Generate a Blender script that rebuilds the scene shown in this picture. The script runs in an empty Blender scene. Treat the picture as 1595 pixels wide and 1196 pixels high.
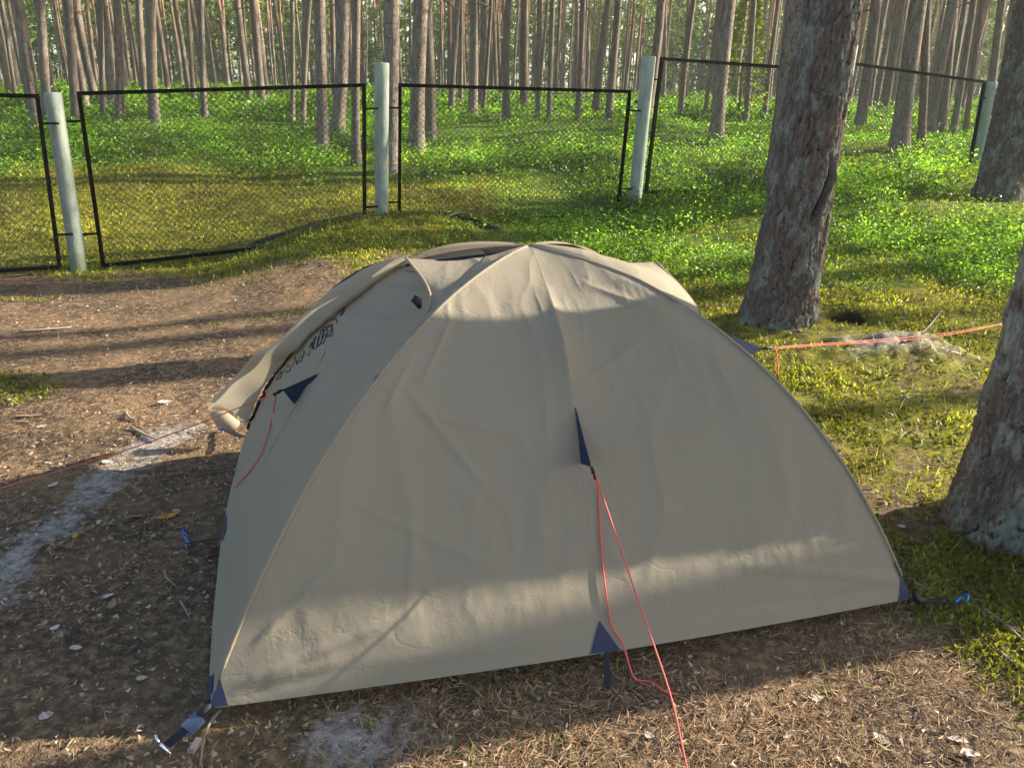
import bpy, math, random
import numpy as np
from mathutils import Vector, Matrix
from mathutils.bvhtree import BVHTree

# ------------------------------------------------------------------ camera, sky, sun, exposure
S = bpy.context.scene
COL = S.collection
F, CX, CY = 1250., 797.5, 598.
PIT, ROL = math.radians(20.5), math.radians(1.2)
CAM = np.array([0, 0, 1.6])
FW = np.array([0, math.cos(PIT), -math.sin(PIT)])
_u0 = np.array([0, math.sin(PIT), math.cos(PIT)]); _r0 = np.array([1., 0, 0])
RT = math.cos(ROL)*_r0 + math.sin(ROL)*_u0
UP = -math.sin(ROL)*_r0 + math.cos(ROL)*_u0
cd = bpy.data.cameras.new('camera'); cam = bpy.data.objects.new('camera', cd); COL.objects.link(cam)
cam.matrix_world = Matrix(((RT[0], UP[0], -FW[0], CAM[0]), (RT[1], UP[1], -FW[1], CAM[1]), (RT[2], UP[2], -FW[2], CAM[2]), (0, 0, 0, 1)))
cd.sensor_fit = 'HORIZONTAL'; cd.sensor_width = 36; cd.lens = 36*F/1595.
cd.clip_start = 0.05; cd.clip_end = 2000
S.camera = cam

SUN_AZ, SUN_EL = math.radians(74), math.radians(24)
SUN = Vector((math.sin(SUN_AZ)*math.cos(SUN_EL), math.cos(SUN_AZ)*math.cos(SUN_EL), math.sin(SUN_EL)))
W = bpy.data.worlds.new('World'); S.world = W; W.use_nodes = True
nt = W.node_tree
bg = nt.nodes['Background']; sky = nt.nodes.new('ShaderNodeTexSky')
sky.sky_type = 'NISHITA'; sky.sun_disc = False
sky.sun_elevation = SUN_EL; sky.sun_rotation = SUN_AZ; sky.air_density = 1.0; sky.dust_density = 1.5
nt.links.new(sky.outputs[0], bg.inputs[0]); bg.inputs[1].default_value = 0.098
sd = bpy.data.lights.new('sun', 'SUN'); sun = bpy.data.objects.new('sun', sd); COL.objects.link(sun)
sd.energy = 5.0; sd.angle = math.radians(0.6); sd.color = (1, .91, .76)
sun.rotation_euler = SUN.to_track_quat('Z', 'Y').to_euler(); sun.location = (20, 8, 12)
S.view_settings.view_transform = 'Standard'; S.view_settings.look = 'None'
S.view_settings.exposure = 1.8; S.view_settings.gamma = 1; S.view_settings.use_curve_mapping = False
S.render.engine = 'CYCLES'
S.cycles.max_bounces = 6; S.cycles.diffuse_bounces = 3; S.cycles.transmission_bounces = 4; S.cycles.glossy_bounces = 2
S.cycles.use_denoising = True

# ------------------------------------------------------------------ helpers
rng = np.random.default_rng(7)
def ray(x, y): return FW + RT*((x-CX)/F) - UP*((y-CY)/F)
def at_z(x, y, z=0.): d = ray(x, y); return CAM + d*((z-CAM[2])/d[2])
def at_y(x, y, Y): d = ray(x, y); return CAM + d*(Y/d[1])
def at_wall(x, y, p, q):
    "meet of a sight line with the upright plane through the ground points p and q"
    n = np.array([q[1]-p[1], -(q[0]-p[0]), 0.]); d = ray(x, y)
    return CAM + d*(((np.array([p[0], p[1], 0])-CAM)@n)/(d@n))
def project(P):
    d = np.asarray(P, float)-CAM; k = d@FW
    return CX+F*(d@RT)/k, CY-F*(d@UP)/k, k

def _h(i, j, s):
    n = (i*374761393 + j*668265263 + s*1274126177) & 0xffffffff
    n = ((n ^ (n >> 13))*1274126177) & 0xffffffff
    return ((n ^ (n >> 16)) & 0xffff)/65535.
def vn(x, y, s=0):
    x = np.asarray(x, float); y = np.asarray(y, float)
    i = np.floor(x).astype(np.int64); j = np.floor(y).astype(np.int64)
    u = x-i; v = y-j; u = u*u*(3-2*u); v = v*v*(3-2*v)
    return (_h(i, j, s)*(1-u)+_h(i+1, j, s)*u)*(1-v)+(_h(i, j+1, s)*(1-u)+_h(i+1, j+1, s)*u)*v
def fbm(x, y, s=0, o=4, g=.5):
    a = 1.; t = 0.; w = 0.
    for k in range(o):
        t = t+a*vn(x*2**k+17.3*k, y*2**k-9.1*k, s+k); w += a; a *= g
    return t/w
def ss(a, b, x): t = np.clip((np.asarray(x, float)-a)/(b-a), 0, 1); return t*t*(3-2*t)
def worley(x, y, s=0, wrap=None):
    i0 = np.floor(x).astype(np.int64); j0 = np.floor(y).astype(np.int64)
    d1 = np.full(x.shape, 9.); d2 = d1.copy(); idv = np.zeros(x.shape)
    for di in (-1, 0, 1):
        for dj in (-1, 0, 1):
            i = i0+di; j = j0+dj; iw = i % wrap if wrap else i
            px = i+_h(iw, j, s); py = j+_h(iw, j, s+5); d = np.hypot(px-x, py-y)
            m = d < d1; d2 = np.where(m, d1, np.minimum(d2, d)); idv = np.where(m, _h(iw, j, s+9), idv); d1 = np.where(m, d, d1)
    return d1, d2, idv

def tag(o, label=None, cat=None, group=None, kind=None):
    if label: o['label'] = label
    if cat: o['category'] = cat
    if group: o['group'] = group
    if kind: o['kind'] = kind
    return o
def link(o, parent=None):
    COL.objects.link(o)
    if parent is not None: o.parent = parent
    return o
def empty(name, loc=(0, 0, 0)):
    o = bpy.data.objects.new(name, None); o.location = loc; o.empty_display_size = .1; return link(o)
def mesh(name, V, Fc, mat=None, attrs=None, smooth=False):
    "Fc: list of (n,k) index arrays; attrs: {name: (n,4) point colours}"
    V = np.asarray(V, np.float32).reshape(-1, 3)
    m = bpy.data.meshes.new(name)
    Fc = [np.asarray(f, np.int32) for f in Fc if len(f)]
    m.vertices.add(len(V)); m.vertices.foreach_set('co', V.ravel())
    tot = np.concatenate([np.full(len(f), f.shape[1], np.int32) for f in Fc])
    idx = np.concatenate([f.ravel() for f in Fc])
    m.loops.add(len(idx)); m.loops.foreach_set('vertex_index', idx)
    m.polygons.add(len(tot))
    m.polygons.foreach_set('loop_start', np.concatenate([[0], np.cumsum(tot)[:-1]]).astype(np.int32))
    m.polygons.foreach_set('loop_total', tot)
    m.polygons.foreach_set('use_smooth', np.full(len(tot), smooth, bool))
    m.update(calc_edges=True)
    for k, a in (attrs or {}).items():
        at = m.attributes.new(k, 'FLOAT_COLOR', 'POINT'); at.data.foreach_set('color', np.asarray(a, np.float32).ravel())
    if mat: m.materials.append(mat)
    return m
def obj(name, m, parent=None, loc=None):
    o = bpy.data.objects.new(name, m)
    if loc is not None: o.location = loc
    return link(o, parent)
class MB:
    "collects pieces of one mesh"
    def __init__(s): s.v = []; s.f = {}; s.n = 0
    def add(s, V, Fs):
        V = np.asarray(V, float).reshape(-1, 3); s.v.append(V)
        for f in Fs:
            f = np.asarray(f)
            if len(f): s.f.setdefault(f.shape[1], []).append(f+s.n)
        s.n += len(V); return s
    def tube(s, pts, r, k=6, caps=True):
        pts = np.asarray(pts, float); n = len(pts); r = np.broadcast_to(np.asarray(r, float), (n,))
        t = np.gradient(pts, axis=0); t /= np.linalg.norm(t, axis=1)[:, None]+1e-12
        ref = np.array([0, 0, 1.]) if abs(t[:, 2]).mean() < .8 else np.array([1., 0, 0])
        a = np.cross(t, ref); a /= np.linalg.norm(a, axis=1)[:, None]+1e-12; b = np.cross(t, a)
        th = np.arange(k)*2*np.pi/k
        V = (pts[:, None]+r[:, None, None]*(np.cos(th)[None, :, None]*a[:, None]+np.sin(th)[None, :, None]*b[:, None])).reshape(-1, 3)
        i = np.arange(n-1)[:, None]*k; j = np.arange(k)[None]
        q = np.stack([i+j, i+k+j, i+k+(j+1) % k, i+(j+1) % k], -1).reshape(-1, 4)
        fs = [q]
        if caps: fs += [np.arange(k)[None], np.arange(k)[::-1][None]+(n-1)*k]
        return s.add(V, fs)
    def bar(s, p, q, w, h, up=(0, 0, 1)):
        p = np.asarray(p, float); q = np.asarray(q, float); d = q-p; d /= np.linalg.norm(d)
        a = np.cross(d, up); a /= np.linalg.norm(a); b = np.cross(a, d)
        V = [e+a*w/2*x+b*h/2*y for e in (p, q) for x, y in ((-1, -1), (1, -1), (1, 1), (-1, 1))]
        return s.add(V, [np.array([[3, 2, 1, 0], [4, 5, 6, 7], [0, 1, 5, 4], [1, 2, 6, 5], [2, 3, 7, 6], [3, 0, 4, 7]])])
    def mesh(s, name, mat, smooth=False): return mesh(name, np.concatenate(s.v), [np.concatenate(x) for x in s.f.values()], mat, None, smooth)

# ------------------------------------------------------------------ materials
class N:
    def __init__(s, name):
        s.m = bpy.data.materials.new(name); s.m.use_nodes = True; s.t = s.m.node_tree; s.t.nodes.clear()
        s.out = s.n('ShaderNodeOutputMaterial')
    def n(s, k, **p):
        o = s.t.nodes.new(k)
        for a, b in p.items(): setattr(o, a, b)
        return o
    def put(s, sock, v):
        if isinstance(v, bpy.types.NodeSocket): s.t.links.new(v, sock)
        elif isinstance(v, (tuple, list)) and sock.type == 'RGBA': sock.default_value = tuple(v)+((1,) if len(v) == 3 else ())
        else: sock.default_value = v
    def coords(s, scale=(1, 1, 1), kind='Object'):
        t = s.n('ShaderNodeTexCoord'); mp = s.n('ShaderNodeMapping'); s.put(mp.inputs[0], t.outputs[kind]); mp.inputs['Scale'].default_value = scale
        return mp.outputs[0]
    def noise(s, vec, scale, detail=4, rough=.55, dist=0.):
        o = s.n('ShaderNodeTexNoise'); s.put(o.inputs['Vector'], vec); o.inputs['Scale'].default_value = scale
        o.inputs['Detail'].default_value = detail; o.inputs['Roughness'].default_value = rough; o.inputs['Distortion'].default_value = dist
        return o.outputs[0]
    def voro(s, vec, scale, feature='F1'):
        o = s.n('ShaderNodeTexVoronoi', feature=feature); s.put(o.inputs['Vector'], vec); o.inputs['Scale'].default_value = scale; return o
    def step(s, v, a, b, lo=0., hi=1.):
        o = s.n('ShaderNodeMapRange', interpolation_type='SMOOTHSTEP'); s.put(o.inputs[0], v)
        for i, x in zip((1, 2, 3, 4), (a, b, lo, hi)): o.inputs[i].default_value = x
        return o.outputs[0]
    def mix(s, f, a, b):
        o = s.n('ShaderNodeMix', data_type='RGBA'); s.put(o.inputs[0], f); s.put(o.inputs[6], a); s.put(o.inputs[7], b); return o.outputs[2]
    def math(s, op, a, b=0.):
        o = s.n('ShaderNodeMath', operation=op); s.put(o.inputs[0], a); s.put(o.inputs[1], b); return o.outputs[0]
    def attr(s, name):
        o = s.n('ShaderNodeAttribute'); o.attribute_name = name; return o
    def sep(s, c):
        o = s.n('ShaderNodeSeparateColor'); s.put(o.inputs[0], c); return o.outputs
    def bump(s, h, strength=.5, dist=.01, nrm=None):
        o = s.n('ShaderNodeBump'); s.put(o.inputs['Height'], h); o.inputs['Strength'].default_value = strength; o.inputs['Distance'].default_value = dist
        if nrm is not None: s.put(o.inputs['Normal'], nrm)
        return o.outputs[0]
    def pbr(s, col, rough=.8, nrm=None, spec=.3, metal=0.):
        o = s.n('ShaderNodeBsdfPrincipled'); s.put(o.inputs['Base Color'], col); s.put(o.inputs['Roughness'], rough)
        o.inputs['Specular IOR Level'].default_value = spec; o.inputs['Metallic'].default_value = metal
        if nrm is not None: s.put(o.inputs['Normal'], nrm)
        return o.outputs[0]
    def thin(s, col, tcol, f, spec=.25, rough=.5, nrm=None):
        a = s.pbr(col, rough, nrm, spec); t = s.n('ShaderNodeBsdfTranslucent'); s.put(t.inputs[0], tcol)
        if nrm is not None: s.put(t.inputs['Normal'], nrm)
        m = s.n('ShaderNodeMixShader'); m.inputs[0].default_value = f; s.put(m.inputs[1], a); s.put(m.inputs[2], t.outputs[0]); return m.outputs[0]
    def done(s, sh): s.t.links.new(sh, s.out.inputs[0]); return s.m

def m_plain(name, col, rough=.6, spec=.3, metal=0., var=.25, scale=40):
    k = N(name); v = k.coords(); n = k.noise(v, scale, 4)
    c = k.mix(n, tuple(x*(1-var) for x in col), tuple(min(1, x*(1+var)) for x in col))
    return k.done(k.pbr(c, rough, k.bump(n, .2, .002), spec, metal))

def m_ground():
    k = N('forest_ground'); v = k.coords()
    a = k.attr('mask'); moss, sand, green = k.sep(a.outputs['Color'])[:3]; dark = a.outputs['Alpha']
    n1 = k.noise(v, 2.2, 6, .6); n2 = k.noise(v, 26, 5, .65); n3 = k.noise(v, 140, 3, .6); n4 = k.noise(v, 7, 4, .6, .6)
    dirt = k.mix(k.step(n1, .38, .66), (.075, .053, .036), (.19, .122, .066))
    dirt = k.mix(k.step(n2, .42, .70), dirt, (.30, .20, .115))
    dirt = k.mix(k.step(n3, .55, .75), dirt, (.035, .026, .02))
    vo = k.voro(v, 75); dirt = k.mix(k.step(vo.outputs['Distance'], .18, .1), dirt, (.24, .18, .13))
    sandc = k.mix(k.step(n2, .35, .65), (.22, .195, .165), (.40, .36, .315))
    sandc = k.mix(k.step(n3, .56, .7), sandc, (.09, .075, .065))
    mossc = k.mix(k.step(n4, .35, .65), (.075, .080, .013), (.24, .21, .026))
    mossc = k.mix(k.step(n2, .45, .75), mossc, (.20, .19, .022))
    mossc = k.mix(k.step(n1, .52, .74), mossc, (.115, .070, .028))
    greenc = k.mix(k.step(n2, .35, .65), (.060, .100, .013), (.155, .235, .028))
    greenc = k.mix(k.step(n4, .54, .72), greenc, (.12, .115, .02))
    nn = k.math('MULTIPLY', k.math('SUBTRACT', n2, .5), .7); nn2 = k.math('MULTIPLY', k.math('SUBTRACT', n4, .5), .9); ns = k.math('ADD', nn, nn2)
    c = k.mix(k.step(k.math('ADD', moss, ns), .35, .62), dirt, mossc)
    c = k.mix(k.step(k.math('ADD', green, ns), .38, .62), c, greenc)
    c = k.mix(k.step(k.math('ADD', sand, k.math('MULTIPLY', ns, 1.5)), .28, .85), c, sandc)
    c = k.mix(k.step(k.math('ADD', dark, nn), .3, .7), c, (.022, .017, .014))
    h = k.math('ADD', k.math('MULTIPLY', n2, .7), k.math('MULTIPLY', n3, .5))
    return k.done(k.pbr(c, .95, k.bump(h, .9, .03), .1))

def m_cards(name, tf, spec=.2, rough=.5, boost=(1.25, 1.35, .7)):
    k = N(name); c = k.attr('col').outputs['Color']
    if tf <= 0: return k.done(k.pbr(c, rough, None, spec))
    mx = k.n('ShaderNodeMix', data_type='RGBA', blend_type='MULTIPLY'); mx.inputs[0].default_value = 1; k.put(mx.inputs[6], c); mx.inputs[7].default_value = boost+(1,)
    return k.done(k.thin(c, mx.outputs[2], tf, spec, rough))

def m_bark(name, fine=False):
    k = N(name); t = k.n('ShaderNodeTexCoord'); v = k.coords((1, 1, .28)); v1 = k.coords((1, 1, 1))
    z = k.n('ShaderNodeSeparateXYZ'); k.put(z.inputs[0], t.outputs['Object'])
    oi = k.n('ShaderNodeObjectInfo'); zz = k.math('ADD', z.outputs[2], k.math('MULTIPLY', k.noise(v1, 1.3, 3), 3.))
    n1 = k.noise(v, 14, 5, .65, .3); n2 = k.noise(v1, 9, 4, .6); n3 = k.noise(v, 50, 4, .6)
    vo = k.voro(k.coords((1, 1, .34)), 36 if not fine else 26, 'DISTANCE_TO_EDGE')
    low = k.mix(k.step(n1, .35, .65), (.120, .095, .074), (.32, .255, .197))
    low = k.mix(k.math('MULTIPLY', oi.outputs['Random'], .6), low, (.115, .078, .060)); low = k.mix(k.math('MULTIPLY', k.step(k.noise(k.coords((1, 1, .02)), .45, 2), .4, .62), .35), low, (.34, .28, .22))  # tone varied to paint some trunks shaded, others sunlit
    hi = k.mix(k.step(n1, .35, .7), (.26, .14, .08), (.50, .30, .17))
    c = k.mix(k.step(zz, 3.8, 8.5), low, hi)
    lf = k.step(n2, .56, .64); lf = k.math('MULTIPLY', lf, k.step(zz, 5.5, 2.5))
    c = k.mix(k.math('MULTIPLY', lf, .75), c, (.20, .225, .19))
    crack = k.step(vo.outputs['Distance'], .0, .09)
    if fine:
        a = k.sep(k.attr('col').outputs['Color']); crk = a[0]; pid = a[1]; lich = a[2]
        c = k.mix(k.step(n3, .4, .68), (.068, .059, .050), (.155, .132, .112)); c = k.mix(k.math('MULTIPLY', pid, .5), c, (.125, .078, .060))
        lp = k.math('ADD', lich, k.math('MULTIPLY', k.math('SUBTRACT', k.noise(v1, 55, 6, .75), .5), 2.2))
        c = k.mix(k.math('MULTIPLY', k.step(lp, .5, .8), .8), c, k.mix(k.step(n3, .4, .65), (.125, .135, .112), (.215, .228, .190)))
        c = k.mix(k.math('MULTIPLY', k.step(crk, .55, .05), .9), c, (.030, .023, .019))
        h = k.math('ADD', k.math('MULTIPLY', n3, .6), k.math('MULTIPLY', k.noise(v1, 90, 4), .5))
        return k.done(k.pbr(c, .92, k.bump(h, .8, .008), .12))
    c = k.mix(k.math('ADD', .35, k.math('MULTIPLY', crack, .65)), (.045, .033, .028), c)
    return k.done(k.pbr(c, .9, k.bump(k.math('ADD', crack, n3), .7, .02), .12))

def m_fabric(name, a, b, tr=.34):
    k = N(name); v = k.coords(); n = k.noise(v, 3, 4); w = k.noise(k.coords((1, 1, 6)), 260, 2); n5 = k.noise(v, 38, 5, .6, .7)
    c = k.mix(n, a, b); c = k.mix(k.math('MULTIPLY', w, .12), c, tuple(x*.75 for x in a))
    wr = k.noise(k.coords((1, 1, 1.6)), 6, 4, .5, .5); rg = k.math('ABSOLUTE', k.math('SUBTRACT', wr, .5)); rg = k.math('MULTIPLY', k.step(rg, .0, .035), k.step(k.noise(v, 4.5, 2), .62, .42))
    nr = k.bump(n5, .22, .006, k.bump(w, .12, .001, k.bump(rg, .13, .004)))
    return k.done(k.thin(c, tuple(x*1.15 for x in b), tr, .25, .62, nr))

def m_post():
    k = N('pale_green_paint'); v = k.coords((1, 1, .3)); v1 = k.coords(); n = k.noise(v, 16, 5, .65); n2 = k.noise(v1, 55, 4)
    t = k.n('ShaderNodeTexCoord'); z = k.n('ShaderNodeSeparateXYZ'); k.put(z.inputs[0], t.outputs['Object'])
    c = k.mix(k.step(n, .3, .7), (.20, .24, .19), (.32, .35, .28))
    c = k.mix(k.step(n2, .62, .68), c, (.20, .19, .15))
    foot = k.math('ADD', k.step(z.outputs[2], .45, .0), k.math('MULTIPLY', k.math('SUBTRACT', n, .5), 1.4))
    c = k.mix(k.math('MULTIPLY', k.step(foot, .5, .9), .75), c, (.16, .19, .10))
    st = k.noise(k.coords((1, 1, .12)), 30, 4, .6)
    c = k.mix(k.math('MULTIPLY', k.step(st, .62, .7), .6), c, (.17, .18, .15))
    return k.done(k.pbr(c, .75, k.bump(k.math('ADD', n2, n), .4, .006), .25))
def m_rust():
    k = N('rusty_dark_steel'); v = k.coords(); n = k.noise(v, 22, 5, .65); n2 = k.noise(v, 5, 3)
    c = k.mix(k.step(n, .42, .66), (.006, .005, .004), (.018, .013, .009)); c = k.mix(k.step(n2, .58, .78), c, (.020, .022, .008))
    return k.done(k.pbr(c, .9, k.bump(n, .4, .003), .08))

M = dict(ground=m_ground(), needle=m_cards('dry_needles', 0, .15, .8), leaf=m_cards('shrub_leaf', .5, .35, .42), crown=m_cards('pine_needles', .35, .2, .5, (1.2, 1.3, .6)),
         dry=m_cards('dry_leaf', .2, .2, .7, (1.1, 1., .8)), bark=m_bark('pine_bark'), barkfine=m_bark('pine_bark_near', True),
         tan=m_fabric('tan_polyester', (.315, .270, .195), (.365, .310, .225)), inner=m_plain('dark_inner_fabric', (.022, .022, .03), .8),
         navy=m_plain('navy_fabric', (.020, .026, .064), .65, .3, 0, .3, 60), black=m_plain('black_webbing', (.012, .012, .016), .6), ink=m_plain('black_print', (.018, .018, .02), .6),
         cord=m_plain('coral_cord', (.62, .10, .075), .65, .3, 0, .15, 200), plastic=m_plain('grey_blue_plastic', (.06, .085, .13), .35, .5),
         alu=m_plain('bare_aluminium', (.75, .76, .8), .25, .5, 1.), bluealu=m_plain('blue_anodised', (.05, .16, .60), .3, .5, .6), liningshade=m_fabric('shade_tan_lining', (.16, .135, .11), (.2, .17, .14)), liningdeepshade=m_fabric('shade_brown_lining', (.075, .048, .032), (.11, .07, .045)), innerlight=m_fabric('pale_inner_fabric', (.40, .36, .30), (.46, .42, .35), .45), seam=m_plain('tan_seam', (.30, .225, .145), .7),
         post=m_post(), rust=m_rust(), wire=m_plain('dull_zinc_wire', (.085, .078, .062), .7, .2, .0), twig=m_plain('dry_twig', (.27, .22, .165), .85, .1), brick=m_plain('pinkish_chip', (.50, .33, .27), .85, .1))

# ------------------------------------------------------------------ ground
SANDM = at_z(1396, 546, .06)[:2]; HOLE = at_z(1312, 503, .0)[:2]
STREAK = [at_z(*p)[:2] for p in ((275, 672), (190, 735), (120, 785), (60, 840), (-10, 905), (-90, 990))]
T1P = at_z(1207, 508, .03)[:2]; T2P = np.array([1.93, 2.70])
PAN_C = at_y(595, 350, 8.6)[:2]
def seg_d(x, y, pts):
    d = np.full(np.shape(x), 9e9)
    for p, q in zip(pts[:-1], pts[1:]):
        v = q-p; t = np.clip(((x-p[0])*v[0]+(y-p[1])*v[1])/(v@v), 0, 1); d = np.minimum(d, np.hypot(x-p[0]-t*v[0], y-p[1]-t*v[1]))
    return d
def gz(x, y, fine=False):
    x = np.asarray(x, float); y = np.asarray(y, float)
    z = 1.05*(1-np.exp(-np.maximum(0, y-6)/12))
    z = z+.22*ss(0, 4.5, x)*ss(5, 9.5, y)*(1-ss(14, 26, y))+.04*ss(1, 2.5, x)*ss(3.6, 5.6, y)*(1-ss(8, 12, y))
    z = z-.24*ss(-1.4, -3.2, x)*np.exp(-((y-7.6)/2.2)**2)
    far = ss(7, 11, y)
    z = z+far*(.55*(fbm(x*.33+5, y*.33, 3, 3)-.5)+.10*(fbm(x*1.1, y*1.1, 8, 2)-.5))*(1-.4*ss(30, 60, y))
    z = z+.05*(fbm(x*1.3, y*1.3, 21, 3)-.5)*ss(2, 5, np.hypot(x-.1, y-2.7))
    z = z+.13*np.exp(-(((x-PAN_C[0])/1.0)**2+((y-PAN_C[1]+.55)/.6)**2))
    z = z+.13*np.exp(-(((x-SANDM[0])/.42)**2+((y-SANDM[1])/.30)**2))-.30*np.exp(-(((x-HOLE[0])/.15)**2+((y-HOLE[1])/.14)**2))
    for c, r in ((T1P, .38), (T2P, .34)): z = z+.07*np.exp(-((np.hypot(x-c[0], y-c[1])/r)**2))
    if fine:
        z = z+.09*(fbm(x*11, y*11, 37, 3)-.5)*np.exp(-(((x-SANDM[0])/.5)**2+((y-SANDM[1])/.35)**2))
        near = 1-ss(6, 14, y)
        z = z+near*(.022*(fbm(x*9, y*9, 31, 3)-.5)+.012*(fbm(x*34, y*34, 41, 2)-.5))
        z = z+moss_f(x, y)*near*.045*(fbm(x*6, y*6, 51, 3)-.35)
    return z
def moss_f(x, y):
    yb = 7.0-2.6*ss(-1.2, .8, x)
    m = ss(-.35, .9, y-yb+1.6*(fbm(x*1.2, y*1.2, 61, 4)-.5))
    m = np.maximum(m, .62*ss(.54, .70, fbm(x*1.0+3, y*1.5, 63, 4))*ss(3.2, 4.4, y)*ss(-.6, -1.4, x))
    m = np.maximum(m, ss(-.12, .35, x-1.34+.55*(fbm(x*2.3, y*2.3, 62, 3)-.5))*ss(.6, 1.2, y))
    m = m*(1-.45*ss(.46, .62, fbm(x*1.7, y*1.7, 93, 4))*ss(6.4, 5., y)*ss(.2, 1, x))
    return m
def green_f(x, y):
    r = ss(0, 1.2, y-6.1+1.6*(fbm(x*.9, y*.9, 71, 3)-.5))*ss(-.9, .3, x+.7*(fbm(x, y, 72, 2)-.5))
    l = ss(9.2, 13.5, y+3.5*(fbm(x*.5, y*.5, 73, 3)-.5))
    return np.maximum(r, l)
def sand_f(x, y):
    s = ss(.20, .0, seg_d(x, y, STREAK)+.20*(fbm(x*4, y*4, 81, 4)-.5))*(.75+.5*(fbm(x*7, y*7, 83, 3)-.5))
    s = np.maximum(s, .60*np.exp(-(((x-SANDM[0])/.46)**4+((y-SANDM[1])/.26)**4)))
    c = at_z(580, 1150)[:2]; s = np.maximum(s, (.55+.9*fbm(x*6, y*6, 85, 3))*.8*np.exp(-(((x-c[0])/.25)**2+((y-c[1])/.15)**2)))
    c = at_z(1120, 150, .6)[:2]
    return s
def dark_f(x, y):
    d = 1.3*np.exp(-(((x-HOLE[0])/.19)**4+((y-HOLE[1])/.18)**4))  # shade inside the pit, painted dark into the ground mask
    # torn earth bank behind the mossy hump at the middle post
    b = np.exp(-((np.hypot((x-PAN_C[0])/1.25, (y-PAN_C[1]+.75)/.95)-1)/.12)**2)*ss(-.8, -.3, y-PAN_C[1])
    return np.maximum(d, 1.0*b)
def axis(lo, fine0, fine1, hi, step, g):
    a = list(np.arange(fine0, fine1, step)); s = step; x = a[-1]
    while x < hi: s *= g; x += s; a.append(x)
    s = step; x = a[0]; pre = []
    while x > lo: s *= g; x -= s; pre.append(x)
    return np.array(pre[::-1]+a)
gx = axis(-420, -2.4, 2.6, 420, .028, 1.05); gy = axis(-90, 1.2, 6.2, 480, .028, 1.05)
X, Y = np.meshgrid(gx, gy); Z = gz(X, Y, True)
nx, ny = len(gx), len(gy); i = np.arange(ny-1)[:, None]*nx+np.arange(nx-1)[None]
q = np.stack([i, i+1, i+nx+1, i+nx], -1).reshape(-1, 4)
mask = np.stack([moss_f(X, Y), sand_f(X, Y), green_f(X, Y), dark_f(X, Y)], -1).reshape(-1, 4)
tag(obj('ground', mesh('ground', np.stack([X, Y, Z], -1), [q], M['ground'], {'mask': mask}, True)), 'sandy forest floor of brown needle litter, moss and grey sand patches', None, None, 'structure')

def on_ground(px, py):
    d = ray(px, py); t = np.linspace(.8, 90, 4000); P = CAM+d*t[:, None]
    hit = np.where(P[:, 2] < gz(P[:, 0], P[:, 1]))[0]
    return P[hit[0]] if len(hit) else P[-1]

# ------------------------------------------------------------------ pine trees
def trunk_np(H, r, seed, k=10, n=16, bend=.15, stubs=16):
    g = np.random.default_rng(seed); mb = MB()
    z = np.concatenate([[-.25, 0, .12, .35], np.linspace(.9, H, n)])
    ph = g.uniform(0, 6.28, 4)
    bx = bend*(np.sin(z*.35+ph[0])-math.sin(ph[0])+.5*np.sin(z*.8+ph[1])-.5*math.sin(ph[1])); by = bend*(np.sin(z*.3+ph[2])-math.sin(ph[2]))
    rr = r*(1-.80*np.clip(z/H, 0, 1)**1.15)*(1+.45*np.exp(-np.maximum(z, 0)/.18))
    pts = np.stack([bx, by, z], 1)
    mb.tube(pts, rr, k)
    for _ in range(stubs):
        h = g.uniform(2.2, H*.62); a = g.uniform(0, 6.28); L = g.uniform(.25, 1.15); c = np.array([np.interp(h, z, bx), np.interp(h, z, by), h])
        d = np.array([math.cos(a), math.sin(a), g.uniform(-.35, .25)]); s = np.linspace(0, 1, 4)[:, None]
        mb.tube(c+d*L*s+np.array([0, 0, -.18])*L*s**2, np.linspace(.018, .005, 4)*min(1.4, .6+L), 3)
    return mb, pts
def crown_np(H, seed, nb=30, per=9, cards=9, size=.30, pts=None):
    g = np.random.default_rng(seed); P = []; D = []; br = []
    for b in range(nb):
        f = (b+g.uniform(0, 1))/nb; h = H*(.58+.43*f); a = g.uniform(0, 6.28)
        L = (1.9*math.sin(math.pi*min(1, .18+.80*f))**.8+.25)*g.uniform(.65, 1.25)
        for c in range(per):
            s = g.uniform(.35, 1.05)
            P.append([math.cos(a)*L*s+g.normal(0, .16), math.sin(a)*L*s+g.normal(0, .16), h+L*s*.22+g.normal(0, .16)]); D.append([math.cos(a), math.sin(a), .6])
        br.append((h, a, L))
    P = np.array(P); D = np.array(D); n = len(P)*cards
    P = np.repeat(P, cards, 0)+g.normal(0, .06, (n, 3)); d = np.repeat(D, cards, 0)*.6+g.normal(0, .8, (n, 3)); d /= np.linalg.norm(d, axis=1)[:, None]
    w = np.cross(d, g.normal(0, 1, (n, 3))); w /= np.linalg.norm(w, axis=1)[:, None]
    L = size*g.uniform(.6, 1.3, n)[:, None]; Wd = L*.16
    V = np.stack([P-w*Wd, P+w*Wd, P+d*L+w*Wd*.3, P+d*L-w*Wd*.3], 1).reshape(-1, 3)
    c = np.array([.045, .075, .022])*g.uniform(.6, 1.7, (n, 1))*np.array([1, 1, 1])+np.outer(g.uniform(0, .025, n), [1, .8, .1])
    col = np.repeat(np.concatenate([c, np.ones((n, 1))], 1), 4, 0)
    return V, np.arange(n*4).reshape(-1, 4), col, br
TR, CR, TP = [], [], []
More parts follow.
